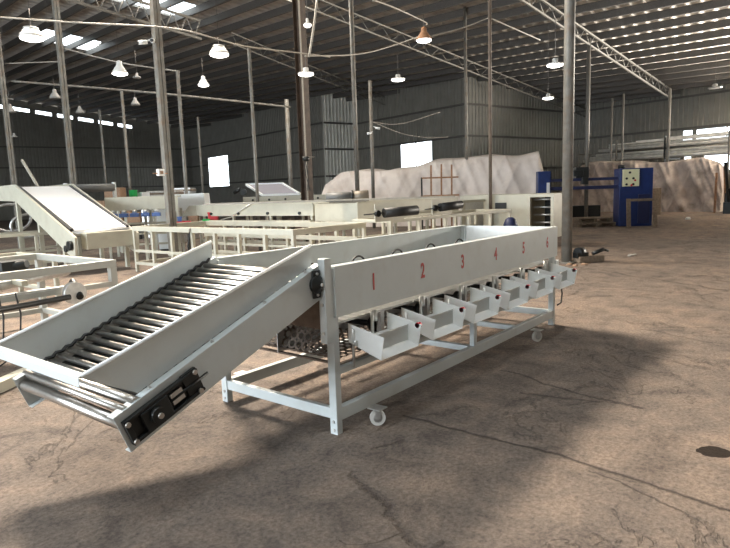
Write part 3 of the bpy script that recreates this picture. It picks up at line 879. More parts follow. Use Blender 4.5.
# BG1: cream frame at the left, X 0.4..3.33, Y 6.13..7.95
B1 = frame_table('machine_frame', 'unfinished grey-white machine frame with a steel sprocket disc, behind the hopper on the left', 'machine frame', Vector((-.3, 6.10, 0)), 0, 3.64, 1.85, .90, rail=.075, posts=3, mid=.62, material=FRAMEM, leg=.07)
m_ = MB().tube((0, -.14, .525), (3.05, -.14, .60), .028, 10); m_.build('black_shaft', BLACKM, B1)
MB().box(0, 3.1, .02, .10, .66, .69).build('side_bar', GALV, B1)
MB().tube((3.13, -.10, .62), (3.13, -.02, .62), .11, 28).build('sprocket_disc', ZINC, B1)
MB().tube((3.16, -.12, .58), (3.20, .10, .72), .035, 10).build('bearing', BLACKM, B1)
MB().tube((2.2, .08, .74), (3.45, .75, .76), .05, 14).build('drum', GALV, B1)
MB().tube((1.2, .3, .70), (3.3, .95, .70), .04, 14).build('drum', BLACKM, B1)
for k, x in enumerate((2.45, 2.60)):
    MB().path([(x, -.02, .7), (x+.02, -.04, .5), (x, -.03, .3), (x-.1, -.08, .12), (x-.3, -.1, .02)], .008, 6).build('loose_cable', BLACK, B1)
for k in range(5):
    MB().box(.5+k*.55, .56+k*.55, .07, 1.78, .74, .79).build('cross_slat', CREAM, B1)
MB().box(2.7, 2.95, .5, .7, .79, .95).build('gearbox', BLACKM, B1)
MB().tube((2.6, .9, .84), (2.9, .4, .92), .04, 10).build('motor', BLACKM, B1)
MB().tube((.2, .5, .83), (2.55, .6, .83), .05, 12).build('idle_roller', BLACKM, B1)
# floor level beam of it, nearer
o = MB().bar(G(-40, 404, .05)+Vector((0,0,0)), G(36, 369, .05), .10, .09).build('steel_beam', CREAM); tag(o, 'pale square beam lying on the floor behind the hopper\'s low end', 'beam')
# a second frame behind it
frame_table('machine_frame', 'long cream machine frame at the left edge in front of the sloping belt', 'machine frame', Vector((.8, 9.4, 0)), 0, 3.4, 1.4, .72, rail=.07, posts=4, mid=.45)
# BG2 frame: X 6.85, Y 6.96..11.75, runs along Y
B2 = frame_table('machine_frame', 'cream welded frame with a row of square posts behind the main machine', 'machine frame', Vector((8.75, 6.96, 0)), math.pi/2, 4.8, 1.9, .96, rail=.10, posts=8, mid=.42)
MB().box(.1, 4.7, .12, .16, .62, .70).build('inner_rail', CREAM, B2)
MB().path([(2.75, 1.915, .94), (2.72, 1.95, .8), (2.8, 1.95, .6), (2.7, 1.95, .3), (2.74, 1.93, .1)], .014, 6).build('hanging_cable', BLACK, B2)
MB().box(.3, 4.4, .5, .55, .30, .36).box(.3, 4.4, 1.3, 1.35, .30, .36).build('floor_rails', CREAM, B2)

# inclined white belt conveyor (BG2)
bl = G(74, 230, .93); tl_ = G(20.5, 187, 1.9)
IC = thing('inclined_belt_conveyor', 'steep belt conveyor with a wide plain white belt on the left', 'conveyor', (bl.x, bl.y, 0), 0)
run = tl_-bl; run.z = 0; W_ = 1.12
rl = run.length; rd = run.normalized(); wd = Vector((-rd.y, rd.x, 0))*-1
dz = 1.9-.93
def IP(s, w, n=0): return rd*(s*rl)+wd*w+Vector((0, 0, .93+dz*s+n))
m_ = MB().prism([IP(0, 0), IP(1, 0), IP(1, W_), IP(0, W_)], (0, 0, -.03)); m_.build('belt', BELTW, IC)
for w, nm in ((-.14, 0), (W_+.06, 1)):
    m_ = MB().prism([IP(-.12, w, -.02), IP(1.0, w, .06), IP(1.6, w, .05-.6*dz), IP(1.6, w, -.30-.6*dz), IP(1.0, w, -.34), IP(-.02, w, -.52), IP(-.10, w, -.50)], wd*.05); m_.build('side_plate', CREAM, IC, bevel=.004)
    wt = -.085 if nm == 0 else W_+.0
    m_ = MB().prism([IP(0, wt, .025), IP(1, wt, .025), IP(1, wt, -.06), IP(0, wt, -.06)], wd*(.08 if nm == 0 else .058)); m_.build('belt_track', BLACK, IC)
for w in (-.1, W_+.1):
    for s_ in (0.1, .55, 1.0):
        p = IP(s_, w, 0); MB().box(p.x-.04, p.x+.04, p.y-.04, p.y+.04, 0, p.z-.3).build('leg', CREAM, IC)
MB().tube(IP(1.02, -.05, -.08), IP(1.02, W_+.05, -.08), .07, 14).build('head_drum', GALV, IC)
MB().tube(IP(0, -.05, -.09), IP(0, W_+.05, -.09), .07, 14).build('tail_drum', GALV, IC)
p = IP(-.02, 0, 0)
MB().box(p.x+.1, p.x+1.2, p.y-.25, p.y+.0, .52, .86).build('tail_cover', CREAM, IC, bevel=.01)
# black drive sprockets near the bottom of the near plate
MB().tube(IP(-.06, -.16, -.25), IP(-.06, -.22, -.25), .10, 14).tube(IP(.02, -.16, -.4), IP(.02, -.2, -.4), .07, 14).build('drive_sprocket', BLACKM, IC)
# leaning stick
a = D(22, 160, 15.2); b = D(39.5, 189, 15.0)
o = MB().bar(a+(b-a)*2.1, a, .05, .05).build('leaning_pole', PIPEM); tag(o, 'thin pale pole leaning above the top of the white belt', 'pole')
# roller drum at top right of it
t = thing('roller_rack', 'grey roller on a small stand behind the white belt', 'roller', D(90, 188, 17)+Vector((0,0,0)))
MB().tube((-.6, .25, 0), (.6, -.25, 0), .11, 16).build('roller', mat('dark_motor_grey', (.13, .13, .125)), t)
MB().box(.55, .62, -.3, -.2, -t.location.z, .15).box(-.6, -.53, .2, .3, -t.location.z, .15).build('stand', WHITE, t)
# machinery seen under the left end of the incline (round frames)
frame_table('machine_frame', 'low cream frame standing beneath the raised end of the white belt', 'machine frame', Vector((3.4, 14.4, 0)), PQ, 3.4, 1.2, .85, rail=.06, posts=5, mid=.4)
for k, (px, py, r_) in enumerate(((10, 214, .5), (28, 222, .42))):
    P = D(px, py, 15.4)
    mm = MB(); pts = [(P.x+r_*math.cos(a)*.9, P.y-r_*.25*math.cos(a), P.z-.1+r_*.7*math.sin(a)) for a in [2*math.pi*i/20 for i in range(21)]]
    mm.path(pts, .04, 6); o = mm.build('cable_coil', GALV); tag(o, ['large grey coil ring under the sloping belt, left of the smaller one', 'smaller grey coil ring under the sloping belt'][k], 'coil')

# BG3L grader along Y
def grader(name, label, A, rz, L_, W, z0, z1, zleg_rail, hole_step=1.1, legs=4, material=None, holes=True, digits=False):
    t = thing(name, label, 'sorting machine', (A.x, A.y, 0), rz); mt_ = material or CREAM
    for y in (0, W):
        pn = MB().box(0, L_, y, y+.012, z0, z1).box(0, L_, y-.02, y+.05, z1, z1+.012).build('side_panel', mt_, t, bevel=.003)
        if holes and y == 0:
            x = hole_step*.6
            while x < L_-.2:
                MB().tube((x, -.03, z0+.08), (x, .0, z0+.08), .035, 10).build('bearing', BLACKM, pn); x += hole_step
    for x in (0, L_-.012): MB().box(x, x+.012, .012, W, z0, z1-.002).build('end_panel', mt_, t)
    MB().box(.03, L_-.03, .02, W-.02, z0+.05, z0+.08).build('deck', GALV, t)
    for i in range(legs):
        x = .05+(L_-.16)*i/(legs-1)
        for y in (.015, W-.07): MB().box(x, x+.06, y, y+.055, 0, z0).build('leg', mt_, t)
    for y in (.02, W-.07): MB().box(.11, L_-.11, y, y+.045, zleg_rail, zleg_rail+.07).build('low_rail', mt_, t)
    return t
g1 = grader('sorting_machine', 'cream sorting machine with a long side panel, running left behind the framed posts', Vector((11.15, 9.45, 0)), math.pi/2+math.radians(3.5), 4.0, 1.25, 1.02, 1.29, .35)
for ob in g1.children: pass
# its camera-facing side is the panel at local y=W; add bearings and the slanted gusset there
for k in range(4): MB().tube((.4+k*1.0, 1.262, 1.08), (.4+k*1.0, 1.30, 1.08), .035, 10).build('bearing', BLACKM, g1)
MB().prism([(4.0, 1.262, 1.02), (4.0, 1.262, 1.30), (4.25, 1.262, 1.30), (4.6, 1.262, 1.02)], (0, .012, 0)).build('end_gusset', CREAM, g1)
MB().box(0, 4.3, 1.30, 1.38, .82, .92).build('lower_beam', CREAM, g1)
for k in range(4):
    MB().tube((.4+k*1.1, 1.38, .87), (.4+k*1.1, 1.39, .87), .02, 8).tube((.52+k*1.1, 1.38, .87), (.52+k*1.1, 1.39, .87), .02, 8).build('bolt_pair', BLACKM, g1)
MB().box(.1, 3.9, 1.28, 1.31, .88, .885).build('shelf_edge', CREAM, g1)
MB().path([(3.0, 1.32, .93), (2.6, 1.33, 1.0), (2.3, 1.33, 1.15), (1.9, 1.3, 1.32)], .012, 6).build('thin_cable', ZINC, g1)
# BG3R along X
g2 = grader('sorting_machine', 'large cream sorting machine with an open slatted box at its far right end', Vector((9.7, 7.93, 0)), math.radians(-4.2), 3.7, 1.3, .90, 1.29, .35, holes=False)
_a3 = G(460, 196.5, 1.3); _b3 = G(527, 195, 1.3); _r3 = math.atan2(_b3.y-_a3.y, _b3.x-_a3.x)
g3 = thing('elevator_cabinet', 'cream cabinet with open side shelves and a dark socket, beyond the sorting machine', 'machine cabinet', G(460, 196.5, 1.3).to_tuple()[:2]+(0,), _r3)
A3 = G(460, 196.5, 1.3); lx = (G(527, 195, 1.3)-A3).length
MB().box(0, lx, 0, .02, .25, 1.30).box(0, lx, 1.2, 1.22, .25, 1.30).box(0, .02, .02, 1.2, .25, 1.3).box(0, lx, 0, 1.22, 1.30, 1.32).build('body', CREAM, g3, bevel=.004)
le = (G(557, 193.7, 1.32)-G(527, 194.6, 1.32)).length
e = MB()
for x in (lx, lx+le-.08):
    e.box(x, x+.08, 0, .08, 0, 1.32)
    e.box(x, x+.08, 1.14, 1.22, 0, 1.32)
e.box(lx+.08, lx+le-.08, 0, .08, 1.24, 1.32).box(lx+.08, lx+le-.08, 1.14, 1.22, 1.24, 1.32).box(lx, lx+le, .08, 1.14, 1.27, 1.32)
e.box(lx+.08, lx+le-.08, 0, .06, .25, .33).box(lx+le-.06, lx+le-.01, .08, 1.14, .25, 1.27)
e.build('end_frame', CREAM, g3, bevel=.004)
for k in range(5):
    MB().tube((lx+.08, .25, .42+k*.19), (lx+le-.08, .25, .42+k*.19), .025, 8).build('shelf_bar', GALV, g3)
MB().box(lx+.1, lx+le-.1, .9, .92, .3, 1.25).build('back_plate', BLACKM, g3)
MB().box(lx-.85, lx-.55, -.02, 0, .97, 1.12).build('black_socket', BLACK, g3)
# flat gusset panel in front of the cabinet (grey plate)
P = D(470, 218, 15.2)
t = thing('white_bracket_plate', 'pale L-shaped steel plate standing in front of the cream cabinet', 'steel plate', (P.x, P.y, 0), math.radians(-10))
MB().box(-.35, .55, 0, .02, .3, 1.20).build('plate', ZINC, t); MB().box(-.35, -.22, -.03, .0, 0, 1.22).box(-.35, .6, -.03, 0, 1.16, 1.22).build('plate_frame', CREAM, t)
P = D(510.5, 222, 13.5)
t = thing('covered_motor', 'small motor under a dark blue cover behind the numbered machine\'s far end', 'motor', (P.x, P.y, 0), .3)
MB().lathe((0, 0, .78), [(.15, -.2), (.16, -.1), (.11, .02), (.05, .06)], 14).build('cover', DBLUE, t)
MB().box(-.1, .1, -.1, .1, 0, .58).build('pedestal', CREAM, t)
# frame with black rollers in front (between main machine and graders)
B4 = frame_table('roller_table', 'cream roller table carrying two black rollers behind the numbered machine', 'roller table', Vector((8.9, 6.5, 0)), math.radians(-5), 4.3, 1.0, 1.0, rail=.06, posts=6, mid=.6)
for px0, px1, py, dd in ((384, 417, 213, 10.6), (440, 461, 207.5, 12.4)):
    a = D(px0, py, dd); b = D(px1, py-3, dd+.3)
    inv = Matrix.Translation(B4.location) @ Matrix.Rotation(B4.rotation_euler.z, 4, 'Z')
    a = inv.inverted() @ a; b = inv.inverted() @ b
    MB().tube(a, b, .085, 16).build('black_roller', BLACK, B4)
    MB().box(a.x-.1, b.x+.05, a.y+.12, a.y+.14, a.z-.16, a.z+.16).build('mounting_plate', CREAM, B4)
    c = a+(a-b).normalized()*.12
    MB().tube(c+Vector((0,-.02,0)), c+Vector((0,.04,0)), .06, 8).tube(c+(a-b).normalized()*.28, a, .012, 6).build('chain_sprocket', BLACKM, B4)

# BG4 sorter with blue trays behind belt
A4 = G(103, 196, 1.3); P = D(105, 205, 15)
t = thing('tray_sorter', 'white sorter with a row of small blue trays behind the white belt', 'sorting machine', (P.x, P.y, 0), math.radians(-40))
L4 = 1.75
MB().box(0, L4, 0, .05, 1.24, 1.58).box(0, L4, .05, 1.0, 1.54, 1.58).build('hood', CREAM, t, bevel=.006)
for k in range(5):
    tr_ = MB().box(.08+k*.26, .28+k*.26, -.22, .0, 1.08, 1.17).build('blue_tray', BLUET, t)
    MB().lathe((.18+k*.26, -.08, 1.17), [(.06, 0), (.06, .06), (.02, .09)], 12).build('cup', ZINC, t)
for x in (0, .9, L4-.06):
    for y in (0, .94): MB().box(x, x+.06, y, y+.06, 0, 1.24).build('leg', CREAM, t)
for z in (.35, .62, .88): MB().box(.06, L4-.06, .0, .04, z, z+.05).build('cross_bar', CREAM, t)
MB().box(.06, .8, .1, .6, .5, .9).build('dark_drive_box', BLACKM, t)
P = D(155, 194, 17.2)
t = thing('tall_cabinet', 'tall narrow white cabinet beside the square column', 'machine cabinet', (P.x, P.y, 0), math.radians(-45))
MB().box(0, .42, 0, .35, .05, 1.55).build('body', WHITE, t, bevel=.01); MB().box(.02, .40, -.006, 0, .4, 1.4).build('door', WHITE, t); MB().box(.0, .42, .0, .35, 0, .05).build('plinth', BLACKM, t)
MB().box(.06, .12, -.012, -.006, 1.3, 1.42).build('switch', BLACK, t)
P = D(167, 200, 16.8)
t = thing('white_hopper', 'blank white sheet-metal box panel right of the square column', 'hopper', (P.x, P.y, 0), math.radians(-48))
MB().prism([(0, 0, 1.12), (1.05, 0, 1.2), (1.02, 0, 1.62), (0, 0, 1.60)], (0, .8, 0)).build('hopper_body', WHITE, t, bevel=.006)
for x, y in ((0.02, 0.02), (.95, .02), (.02, .72), (.95, .72)): MB().box(x, x+.06, y, y+.06, 0, 1.15).build('leg', CREAM, t)
MB().box(.08, .95, .03, .07, .5, .56).build('cross_bar', CREAM, t)
# crates and coloured items
def crate(px, py, dd, w, d_, h, mt_, label, name='crate', cat='crate', rz=0., z=None):
    P = D(px, py, dd); zz = P.z if z is None else z
    t = thing(name, label, cat, (P.x, P.y, zz), rz)
    th = .03
    m_ = MB().box(-w/2, w/2, -d_/2, -d_/2+th, 0, h).box(-w/2, w/2, d_/2-th, d_/2, 0, h).box(-w/2, -w/2+th, -d_/2+th, d_/2-th, 0, h).box(w/2-th, w/2, -d_/2+th, d_/2-th, 0, h).box(-w/2+th, w/2-th, -d_/2+th, d_/2-th, 0, th)
    m_.build('body', mt_, t); MB().box(-w/2-.012, w/2+.012, -d_/2-.012, -d_/2, h-.04, h).box(-w/2-.012, w/2+.012, d_/2, d_/2+.012, h-.04, h).build('rim', mt_, t)
    return t
def table(px, py, dd, w, d_, z, label, rz):
    P = D(px, py, dd); t = thing('work_table', label, 'table', (P.x, P.y, 0), rz)
    MB().box(-w/2, w/2, -d_/2, d_/2, z-.04, z).build('tabletop', WOOD, t)
    for i in (-1, 1):
        for j in (-1, 1): MB().box(i*(w/2-.06)-.03, i*(w/2-.06)+.03, j*(d_/2-.06)-.03, j*(d_/2-.06)+.03, 0, z-.04).build('leg', CREAM, t)
    return t
table(186, 232, 14.8, 1.9, .7, .82, 'work table holding coloured tubs behind the square column', math.radians(-48))
crate(168, 0, 14.7, .35, .3, .10, REDP, 'low red tub on the work table, left of the cartons', 'tub', 'tub', -.8, .82)
crate(178, 0, 14.8, .22, .25, .22, CARD, 'small brown carton on the work table next to the red tub', 'carton', 'box', -.8, .82)
crate(199, 0, 14.9, .24, .3, .30, REDP, 'taller red tub at the right end of the work table', 'tub', 'tub', -.8, .82)
crate(191, 0, 14.7, .16, .16, .13, GREENP, 'little green tub on the work table', 'tub', 'tub', -.6, .82)
crate(163, 0, 14.6, .10, .10, .22, BLUET, 'narrow blue container at the left end of the work table', 'tub', 'tub', -.6, .82)
# far clutter: pallets of cartons, green bin
def boxpile(px, dd, rows, label0, s_=.5, rz=0.):
    P0 = D(px, 190, dd)
    k = 0
    for j, n_ in enumerate(rows):
        for i in range(n_):
            u_ = Rv.copy(); u_.z = 0; u_.normalize()
            P = Vector((P0.x, P0.y, 0))+u_*((i-(n_-1)/2)*s_*1.12)
            t = thing('carton', label0[k], 'carton', (P.x, P.y, j*s_*.8+.0), rz+random.uniform(-.04, .04), group='brown cartons by the far dark wall')
            MB().box(-s_/2, s_/2, -s_/2, s_/2, 0, s_*.8-.004).build('body', CARD, t, bevel=.01)
            MB().box(-.03, .03, -s_/2-.002, s_/2+.002, s_*.8-.004, s_*.8-.001).build('tape', WOOD, t)
            k += 1
boxpile(115, 24, [3, 3, 2, 1], ['brown carton in the pile left of the green bin, bottom row, left', 'brown carton in the pile left of the green bin, bottom row, middle', 'brown carton in the pile left of the green bin, bottom row, right',
    'brown carton in the pile left of the green bin, second row, left', 'brown carton in the pile left of the green bin, second row, middle', 'brown carton in the pile left of the green bin, second row, right',
    'brown carton in the pile left of the green bin, third row, left', 'brown carton in the pile left of the green bin, third row, right', 'brown carton crowning the pile left of the green bin'], .62, math.radians(-50))
P = D(133, 190, 17)
t = thing('green_bin', 'bright green round bin standing on a frame behind the tray sorter', 'bin', (P.x, P.y, 1.46))
MB().lathe((0,0,0), [(.10, 0), (.115, .30), (.122, .31)], 18).build('body', GREENP, t); MB().lathe((0,0,.31), [(.10, 0), (.10, .004)], 16).build('contents', BLACK, t)
t = table(140, 220, 17.3, 1.1, .6, 1.45, 'tall stand beneath the green bin', math.radians(-50))
P = D(143, 187, 17.2)
o = MB().box(-.12, .12, -.12, .12, 0, .25).build('white_carton', WHITE, loc=(P.x, P.y, 1.45)); tag(o, 'small white carton beside the green bin', 'carton')
for k, (px, w, h, mt_, lb) in enumerate(((165, 1.0, 1.75, 'a', 'grey covered crate far behind the white box panel'), (182, .8, 1.85, 'b', 'pale grey tall crate beside the thin post near the far wall'), (152, .7, 1.6, 'b', 'small grey crate just left of the square column, far back'))):
    P = D(px, 190, 20+k*1.6)
    t = thing('storage_crate', lb, 'crate', (P.x, P.y, 0), math.radians(-50)); MB().box(-w/2, w/2, -.4, .4, 0, h).build('body', SCRAP if mt_ == 'a' else GALV, t, bevel=.02)
    MB().box(-w/2-.01, w/2+.01, -.41, .41, h-.12, h-.06).build('band', WOOD, t)

# BG5 small white infeed conveyor + side rail
P = D(243, 200, 18.5)
t = thing('white_feeder', 'white feeder with tilted rectangular frame behind the cream grader', 'conveyor', (P.x, P.y, 0), math.radians(-48))
MB().box(0, 2.6, 0, .06, 1.22, 1.46).build('side_beam', CREAM, t, bevel=.006)
for k in range(5): MB().tube((.3+.5*k, -.02, 1.36), (.3+.5*k, 0, 1.36), .035, 8).build('bearing', BLACKM, t)
for x in (0.05, 1.0, 2.4):
    for y in (0, 1.0): MB().box(x, x+.08, y, y+.06, 0, 1.22).build('leg', CREAM, t)
fr = MB()
q = [Vector(v) for v in ((0.9, .0, 1.50), (2.0, .0, 1.50), (1.5, .9, 1.95), (.3, .9, 1.95))]
q = [Vector((.6, .05, 1.50)), Vector((1.75, .05, 1.50)), Vector((1.15, .95, 1.86)), Vector((.0, .95, 1.86))]
for i in range(4): fr.bar(q[i], q[(i+1) % 4], .06, .06)
fr.build('tilted_frame', WHITE, t)
MB().prism(q, (0, 0, -.02)).build('sieve_sheet', mat('violet_grey_sieve', (.22, .21, .25), .5), t)
MB().tube((-.08, .2, 1.72), (-.3, .3, 1.6), .06, 10).tube((0, .1, 1.62), (0, .3, 1.62), .1, 12).build('drive', BLACKM, t)
MB().box(.1, 2.4, .4, .5, .9, 1.15).build('dark_hopper', BLACKM, t)
# drum / gear motor
P = D(345, 195, 13.2)
t = thing('gear_motor', 'long grey gear motor with a ribbed end lying on the cream machine', 'motor', (P.x, P.y, 1.30), math.radians(-50))
z_ = .12
MB().tube((-.42, 0, z_), (.18, 0, z_), .10, 16).build('motor_body', mat('dark_motor_grey', (.13, .13, .125), .45, .2), t)
MB().tube((.18, 0, z_), (.52, 0, z_+.01), .12, 8).build('gearbox', mat('brown_gearbox', (.20, .17, .13), .5, .2), t)
MB().tube((.14, 0, z_), (.18, 0, z_), .14, 16).build('flange', BLACKM, t)
MB().box(-.35, .45, -.12, .12, -.02, .02).build('foot', PIPEM, t)
g = MB().box(-.5, -.45, -.3, .3, 0, .15)
# wooden planks on top between
o = MB().bar(G(205, 204.5, 1.36), G(455, 196.5, 1.36), .25, .035).build('timber_plank', PIPEM); tag(o, 'long pale plank lying along the tops of the cream machines', 'plank')
# rusty rack
P = D(441, 195, 16.3)
t = thing('rusty_rack', 'small rusty steel rack of three uprights in front of the tarpaulin', 'rack', (P.x, P.y, 0), math.radians(-50))
m_ = MB()
for x in (-.28, 0, .28): MB().bar((x, 0, 0), (x+.02, 0, 2.18-.08*abs(x)), .05, .04).build('upright', RUST, t)
MB().bar((-.52, 0, 1.82), (.48, 0, 1.82), .04, .04).build('cross_bar', RUST, t)
MB().bar((-.55, 0, 1.34), (.5, 0, 1.34), .04, .04).build('cross_bar', RUST, t)
MB().bar((-.52, 0, 0), (-.52, 0, 1.84), .04, .04).build('end_post', BLACKM, t)

# ================================================================ TARPS
def tarp(name, label, cat, pts, depth_, hs, mt_, seed, fold=.15, nx=220, nz=26):
    """covered heap: pts = front base line corner a,b ; depth away; hs = height profile list"""
    a, b = pts; u_ = (b-a); L_ = u_.length; u_.normalize(); n_ = Vector((-u_.y, u_.x, 0))
    if n_.dot(a) < 0: n_ = -n_
    m_ = MB(); prof = []
    # section going up the front, over the top, down the back
    sec = [(-.25, 0), (-.12, .15), (-.02, .4), (.0, .65), (.03, .85), (.12, .97), (.3, 1.0), (.6, .99), (.85, .96), (.95, .8), (1.0, .5), (1.02, 0)]
    fine = []
    for (d0, z0), (d1, z1) in zip(sec, sec[1:]):
        for k in range(4): fine.append((d0+(d1-d0)*k/4, z0+(z1-z0)*k/4))
    fine.append(sec[-1])
    for i in range(nx+1):
        f_ = i/nx; x = f_*L_
        hh = hs[min(int(f_*(len(hs)-1)), len(hs)-2)]; k_ = f_*(len(hs)-1)-min(int(f_*(len(hs)-1)), len(hs)-2)
        h = hh*(1-k_)+hs[min(int(f_*(len(hs)-1)), len(hs)-2)+1]*k_
        e_ = min(1, min(f_, 1-f_)*14+.55)
        for j, (d_, z_) in enumerate(fine):
            w = noise.noise(Vector((x*1.1+z_*1.5+seed, seed*3.1, d_*.4)))*fold*1.3+noise.noise(Vector((x*2.2+z_*2.4, seed, d_)))*fold*.45-(1-min(1, abs(noise.noise(Vector((x*1.3-z_*1.6, seed+4, d_*.5))))*4))*fold*.55-(1-min(1, abs(noise.noise(Vector((x*2.2+z_*2.6, seed+9, d_*.5))))*5))*fold*.7+noise.noise(Vector((x*.5+seed, z_*3, 7)))*fold
            wz = noise.noise(Vector((x*.9+seed, d_*2, 3)))*.12*(1 if z_ > .8 else z_)
            zz = max(0., z_*h*e_+wz*min(1, z_*3)); off = d_*depth_+w*(1-.2*z_)*(min(1, z_*4+.4))
            m_.v.append(a+u_*x+n_*off+Vector((0, 0, zz)))
    J = len(fine)
    for i in range(nx):
        for j in range(J-1):
            m_.smooth.add(len(m_.f)); m_.f.append((i*J+j, (i+1)*J+j, (i+1)*J+j+1, i*J+j+1))
    m_.f.append(tuple(range(J))); m_.f.append(tuple(nx*J+k for k in reversed(range(J))))
    o = m_.build(name, mt_); return tag(o, label, cat)
a = D(316, 205, 27); b = D(546, 205, 24.2); a.z = b.z = 0
tarp('tarpaulin_cover', 'large whitish tarpaulin draped over a long heap before the ribbed back wall', 'tarpaulin', (a, b), 3.2, [1.7, 2.42, 2.48, 2.4, 2.55, 2.75, 2.8, 2.85, 2.8, 2.9], TARP, 2.3, .13)
a = G(566, 211.5); b = G(722, 211.5)
tarp('tarpaulin_cover', 'dusty brown-pink tarpaulin over a heap behind the blue machine', 'tarpaulin', (a, b), 1.35, [2.1, 2.6, 2.7, 2.6, 2.5, 2.45, 2.5, 2.6, 2.1], TARPD, 8.1, .34)

# ================================================================ BLUE MACHINE
PB = G(618.5, 226.5)
BMc = thing('blue_bending_machine', 'dark blue workshop machine with long horizontal beams and a yellowish button panel', 'machine', (PB.x, PB.y, 0), math.radians(-58))
w_ = (D(650, 200, 21.6)-D(618.5, 200, 21.6)).length
MB().box(0, w_*.98, 0, .7, 0, 2.0).build('cabinet', BLUEP, BMc, bevel=.02)
cp = MB().box(.08, .60, -.16, .0, 1.38, 1.96).build('control_panel', PANELY, BMc, bevel=.01)
for i in range(3):
    for j in range(2): 
        if (i, j) != (0, 1): MB().tube((.20+j*.22-.02+(i == 0)*.1, -.16, 1.85-i*.2), (.20+j*.22-.02+(i == 0)*.1, -.19, 1.85-i*.2), .04, 10).build('push_button', BLACK, cp)
MB().tube((.34, -.16, 1.42), (.34, -.19, 1.42), .035, 10).tube((.46, -.16, 1.58), (.46, -.18, 1.58), .035, 10).build('push_button', REDP, cp)
MB().box(-2.6, 0, .2, .32, 1.62, 1.72).box(-2.6, 0, .2, .32, 1.32, 1.44).build('guide_beam', DBLUE, BMc)
MB().box(-2.75, -2.3, .05, .5, 0, 2.0).build('end_post', BLUEP, BMc, bevel=.02)
MB().box(-2.45, -2.35, -.01, .05, 1.1, 1.6).build('white_scale', WHITE, BMc)
MB().box(-1.45, -1.0, .1, .5, 1.72, 2.1).box(-1.55, -1.2, .0, .3, 1.80, 2.0).box(-1.25, -1.05, .0, .3, 1.5, 1.75).build('carriage', BLACKM, BMc, bevel=.02)
MB().box(.62, 1.0, -.06, .0, .1, 1.1).build('side_door', DBLUE, BMc, bevel=.01)
MB().tube((.08, .1, 2.0), (.08, .1, 2.12), .12, 12).build('top_knob', BLACK, BMc)
# wooden easel legs in front
t = thing('wooden_stand', 'low wooden stand leaning against the front of the blue cabinet', 'stand', G(640, 228).to_tuple(), math.radians(-58))
for x in (-.36, .48): MB().bar((x, 0, 0), (x, .12, .98), .13, .05).build('wooden_leg', WOOD, t)
MB().bar((-.4, .06, .93), (.55, .06, .93), .04, .08).build('cross_board', WOOD, t)
# board leaning at right
Pq = G(655, 215)
o = MB().prism([(-.25, 0, 0), (.25, 0, 0), (.3, .15, 1.2), (-.15, .15, 1.2)], (0, .05, 0)).build('cardboard_sheet', WOOD, loc=(Pq.x, Pq.y, 0), rz=math.radians(-55)); tag(o, 'brown board leaning on the dusty tarpaulin, right of the blue cabinet', 'board')
# pallets
def pallet(px, py, w, d_, label, z0=0., zn=2):
    P = G(px, py); t = thing('wooden_pallet', label, 'pallet', (P.x, P.y, z0), math.radians(-52))
    for x in (-w/2+.05, 0, w/2-.05): MB().box(x-.05, x+.05, -d_/2, d_/2, 0, .12).build('stringer', WOOD, t)
    for k in range(6): MB().box(-w/2, w/2, -d_/2+k*d_/5-.06+.0, -d_/2+k*d_/5+.06, .12, .145).build('deck_board', WOOD, t)
pallet(592, 226, 1.3, 1.0, 'wooden pallet on the floor in front of the blue machine, lower of two')
pallet(591, 225.6, 1.2, .9, 'wooden pallet laid on top of the lower one by the blue machine', .15)
pallet(570, 222, 1.4, .9, 'wooden pallet partly hidden behind the thick round column')
P = G(578, 218)
o = MB().box(-.9, .9, -.25, .25, 0, .55).build('tool_chest', BLACKM, loc=(P.x, P.y, 0), rz=math.radians(-52)); tag(o, 'long dark chest low behind the pallets', 'chest')

# pipe rack along the right wall
def bx33(px, py, bx=33.):
    d = WB(ray(px, py)); t = bx/d.x; return Vector((0,0,H))+ray(px, py)*t
rk = thing('storage_rack', 'steel rack holding long pipes along the right-hand wall', 'rack', BW(33, 18, 0).to_tuple(), 0)
ro = rk.location
for yy in (22.0, 19.5, 16.7, 13.5, 10.5):
    MB().bar(BW(32.6, yy, 0)-ro, BW(32.6, yy, 3.9)-ro, .08, .08, up=BW(1, 0, 0)).build('rack_post', TRUSSM if yy != 16.7 else BLACKM, rk)
    MB().bar(BW(34.2, yy, 0)-ro, BW(34.2, yy, 3.9)-ro, .08, .08, up=BW(1, 0, 0)).build('rack_post', TRUSSM, rk)
    for z in (2.7, 3.25): MB().bar(BW(32.6, yy, z)-ro, BW(34.2, yy, z)-ro, .06, .08).build('rack_arm', COLM, rk)
for z in (2.76, 3.31):
    for row in range(3 if z < 3 else 2):
        for k in range(7):
            l0 = 21.9-random.uniform(0, .8)-(z > 3)*1.1-row*.35; l1 = 6.-random.uniform(0, 1)
            bx = 32.76+k*.19+(row % 2)*.08; r_ = .078; zz = z+r_+row*.145
            o = MB().tube(BW(bx, l0, zz), BW(bx, l1, zz), r_, 8).build('steel_pipe', PIPEW)
            lv = 'lower' if z < 3 else 'upper'
            tag(o, 'long pale pipe on the %s tier of the wall rack' % lv, 'pipe', 'pipes on the %s tier of the wall rack' % lv)
for k in range(3):
    zz = 3.68+.075*k
    o = MB().bar(BW(32.9+.1*k, 20.1-1.6*k, zz), BW(32.9+.1*k, 7, zz), .2, .07).build('steel_plank', PIPEW)
    tag(o, ['flat pale bar lying lowest on top of the rack pipes', 'flat pale bar in the middle on top of the rack pipes', 'flat pale bar topmost on the wall rack'][k], 'bar')
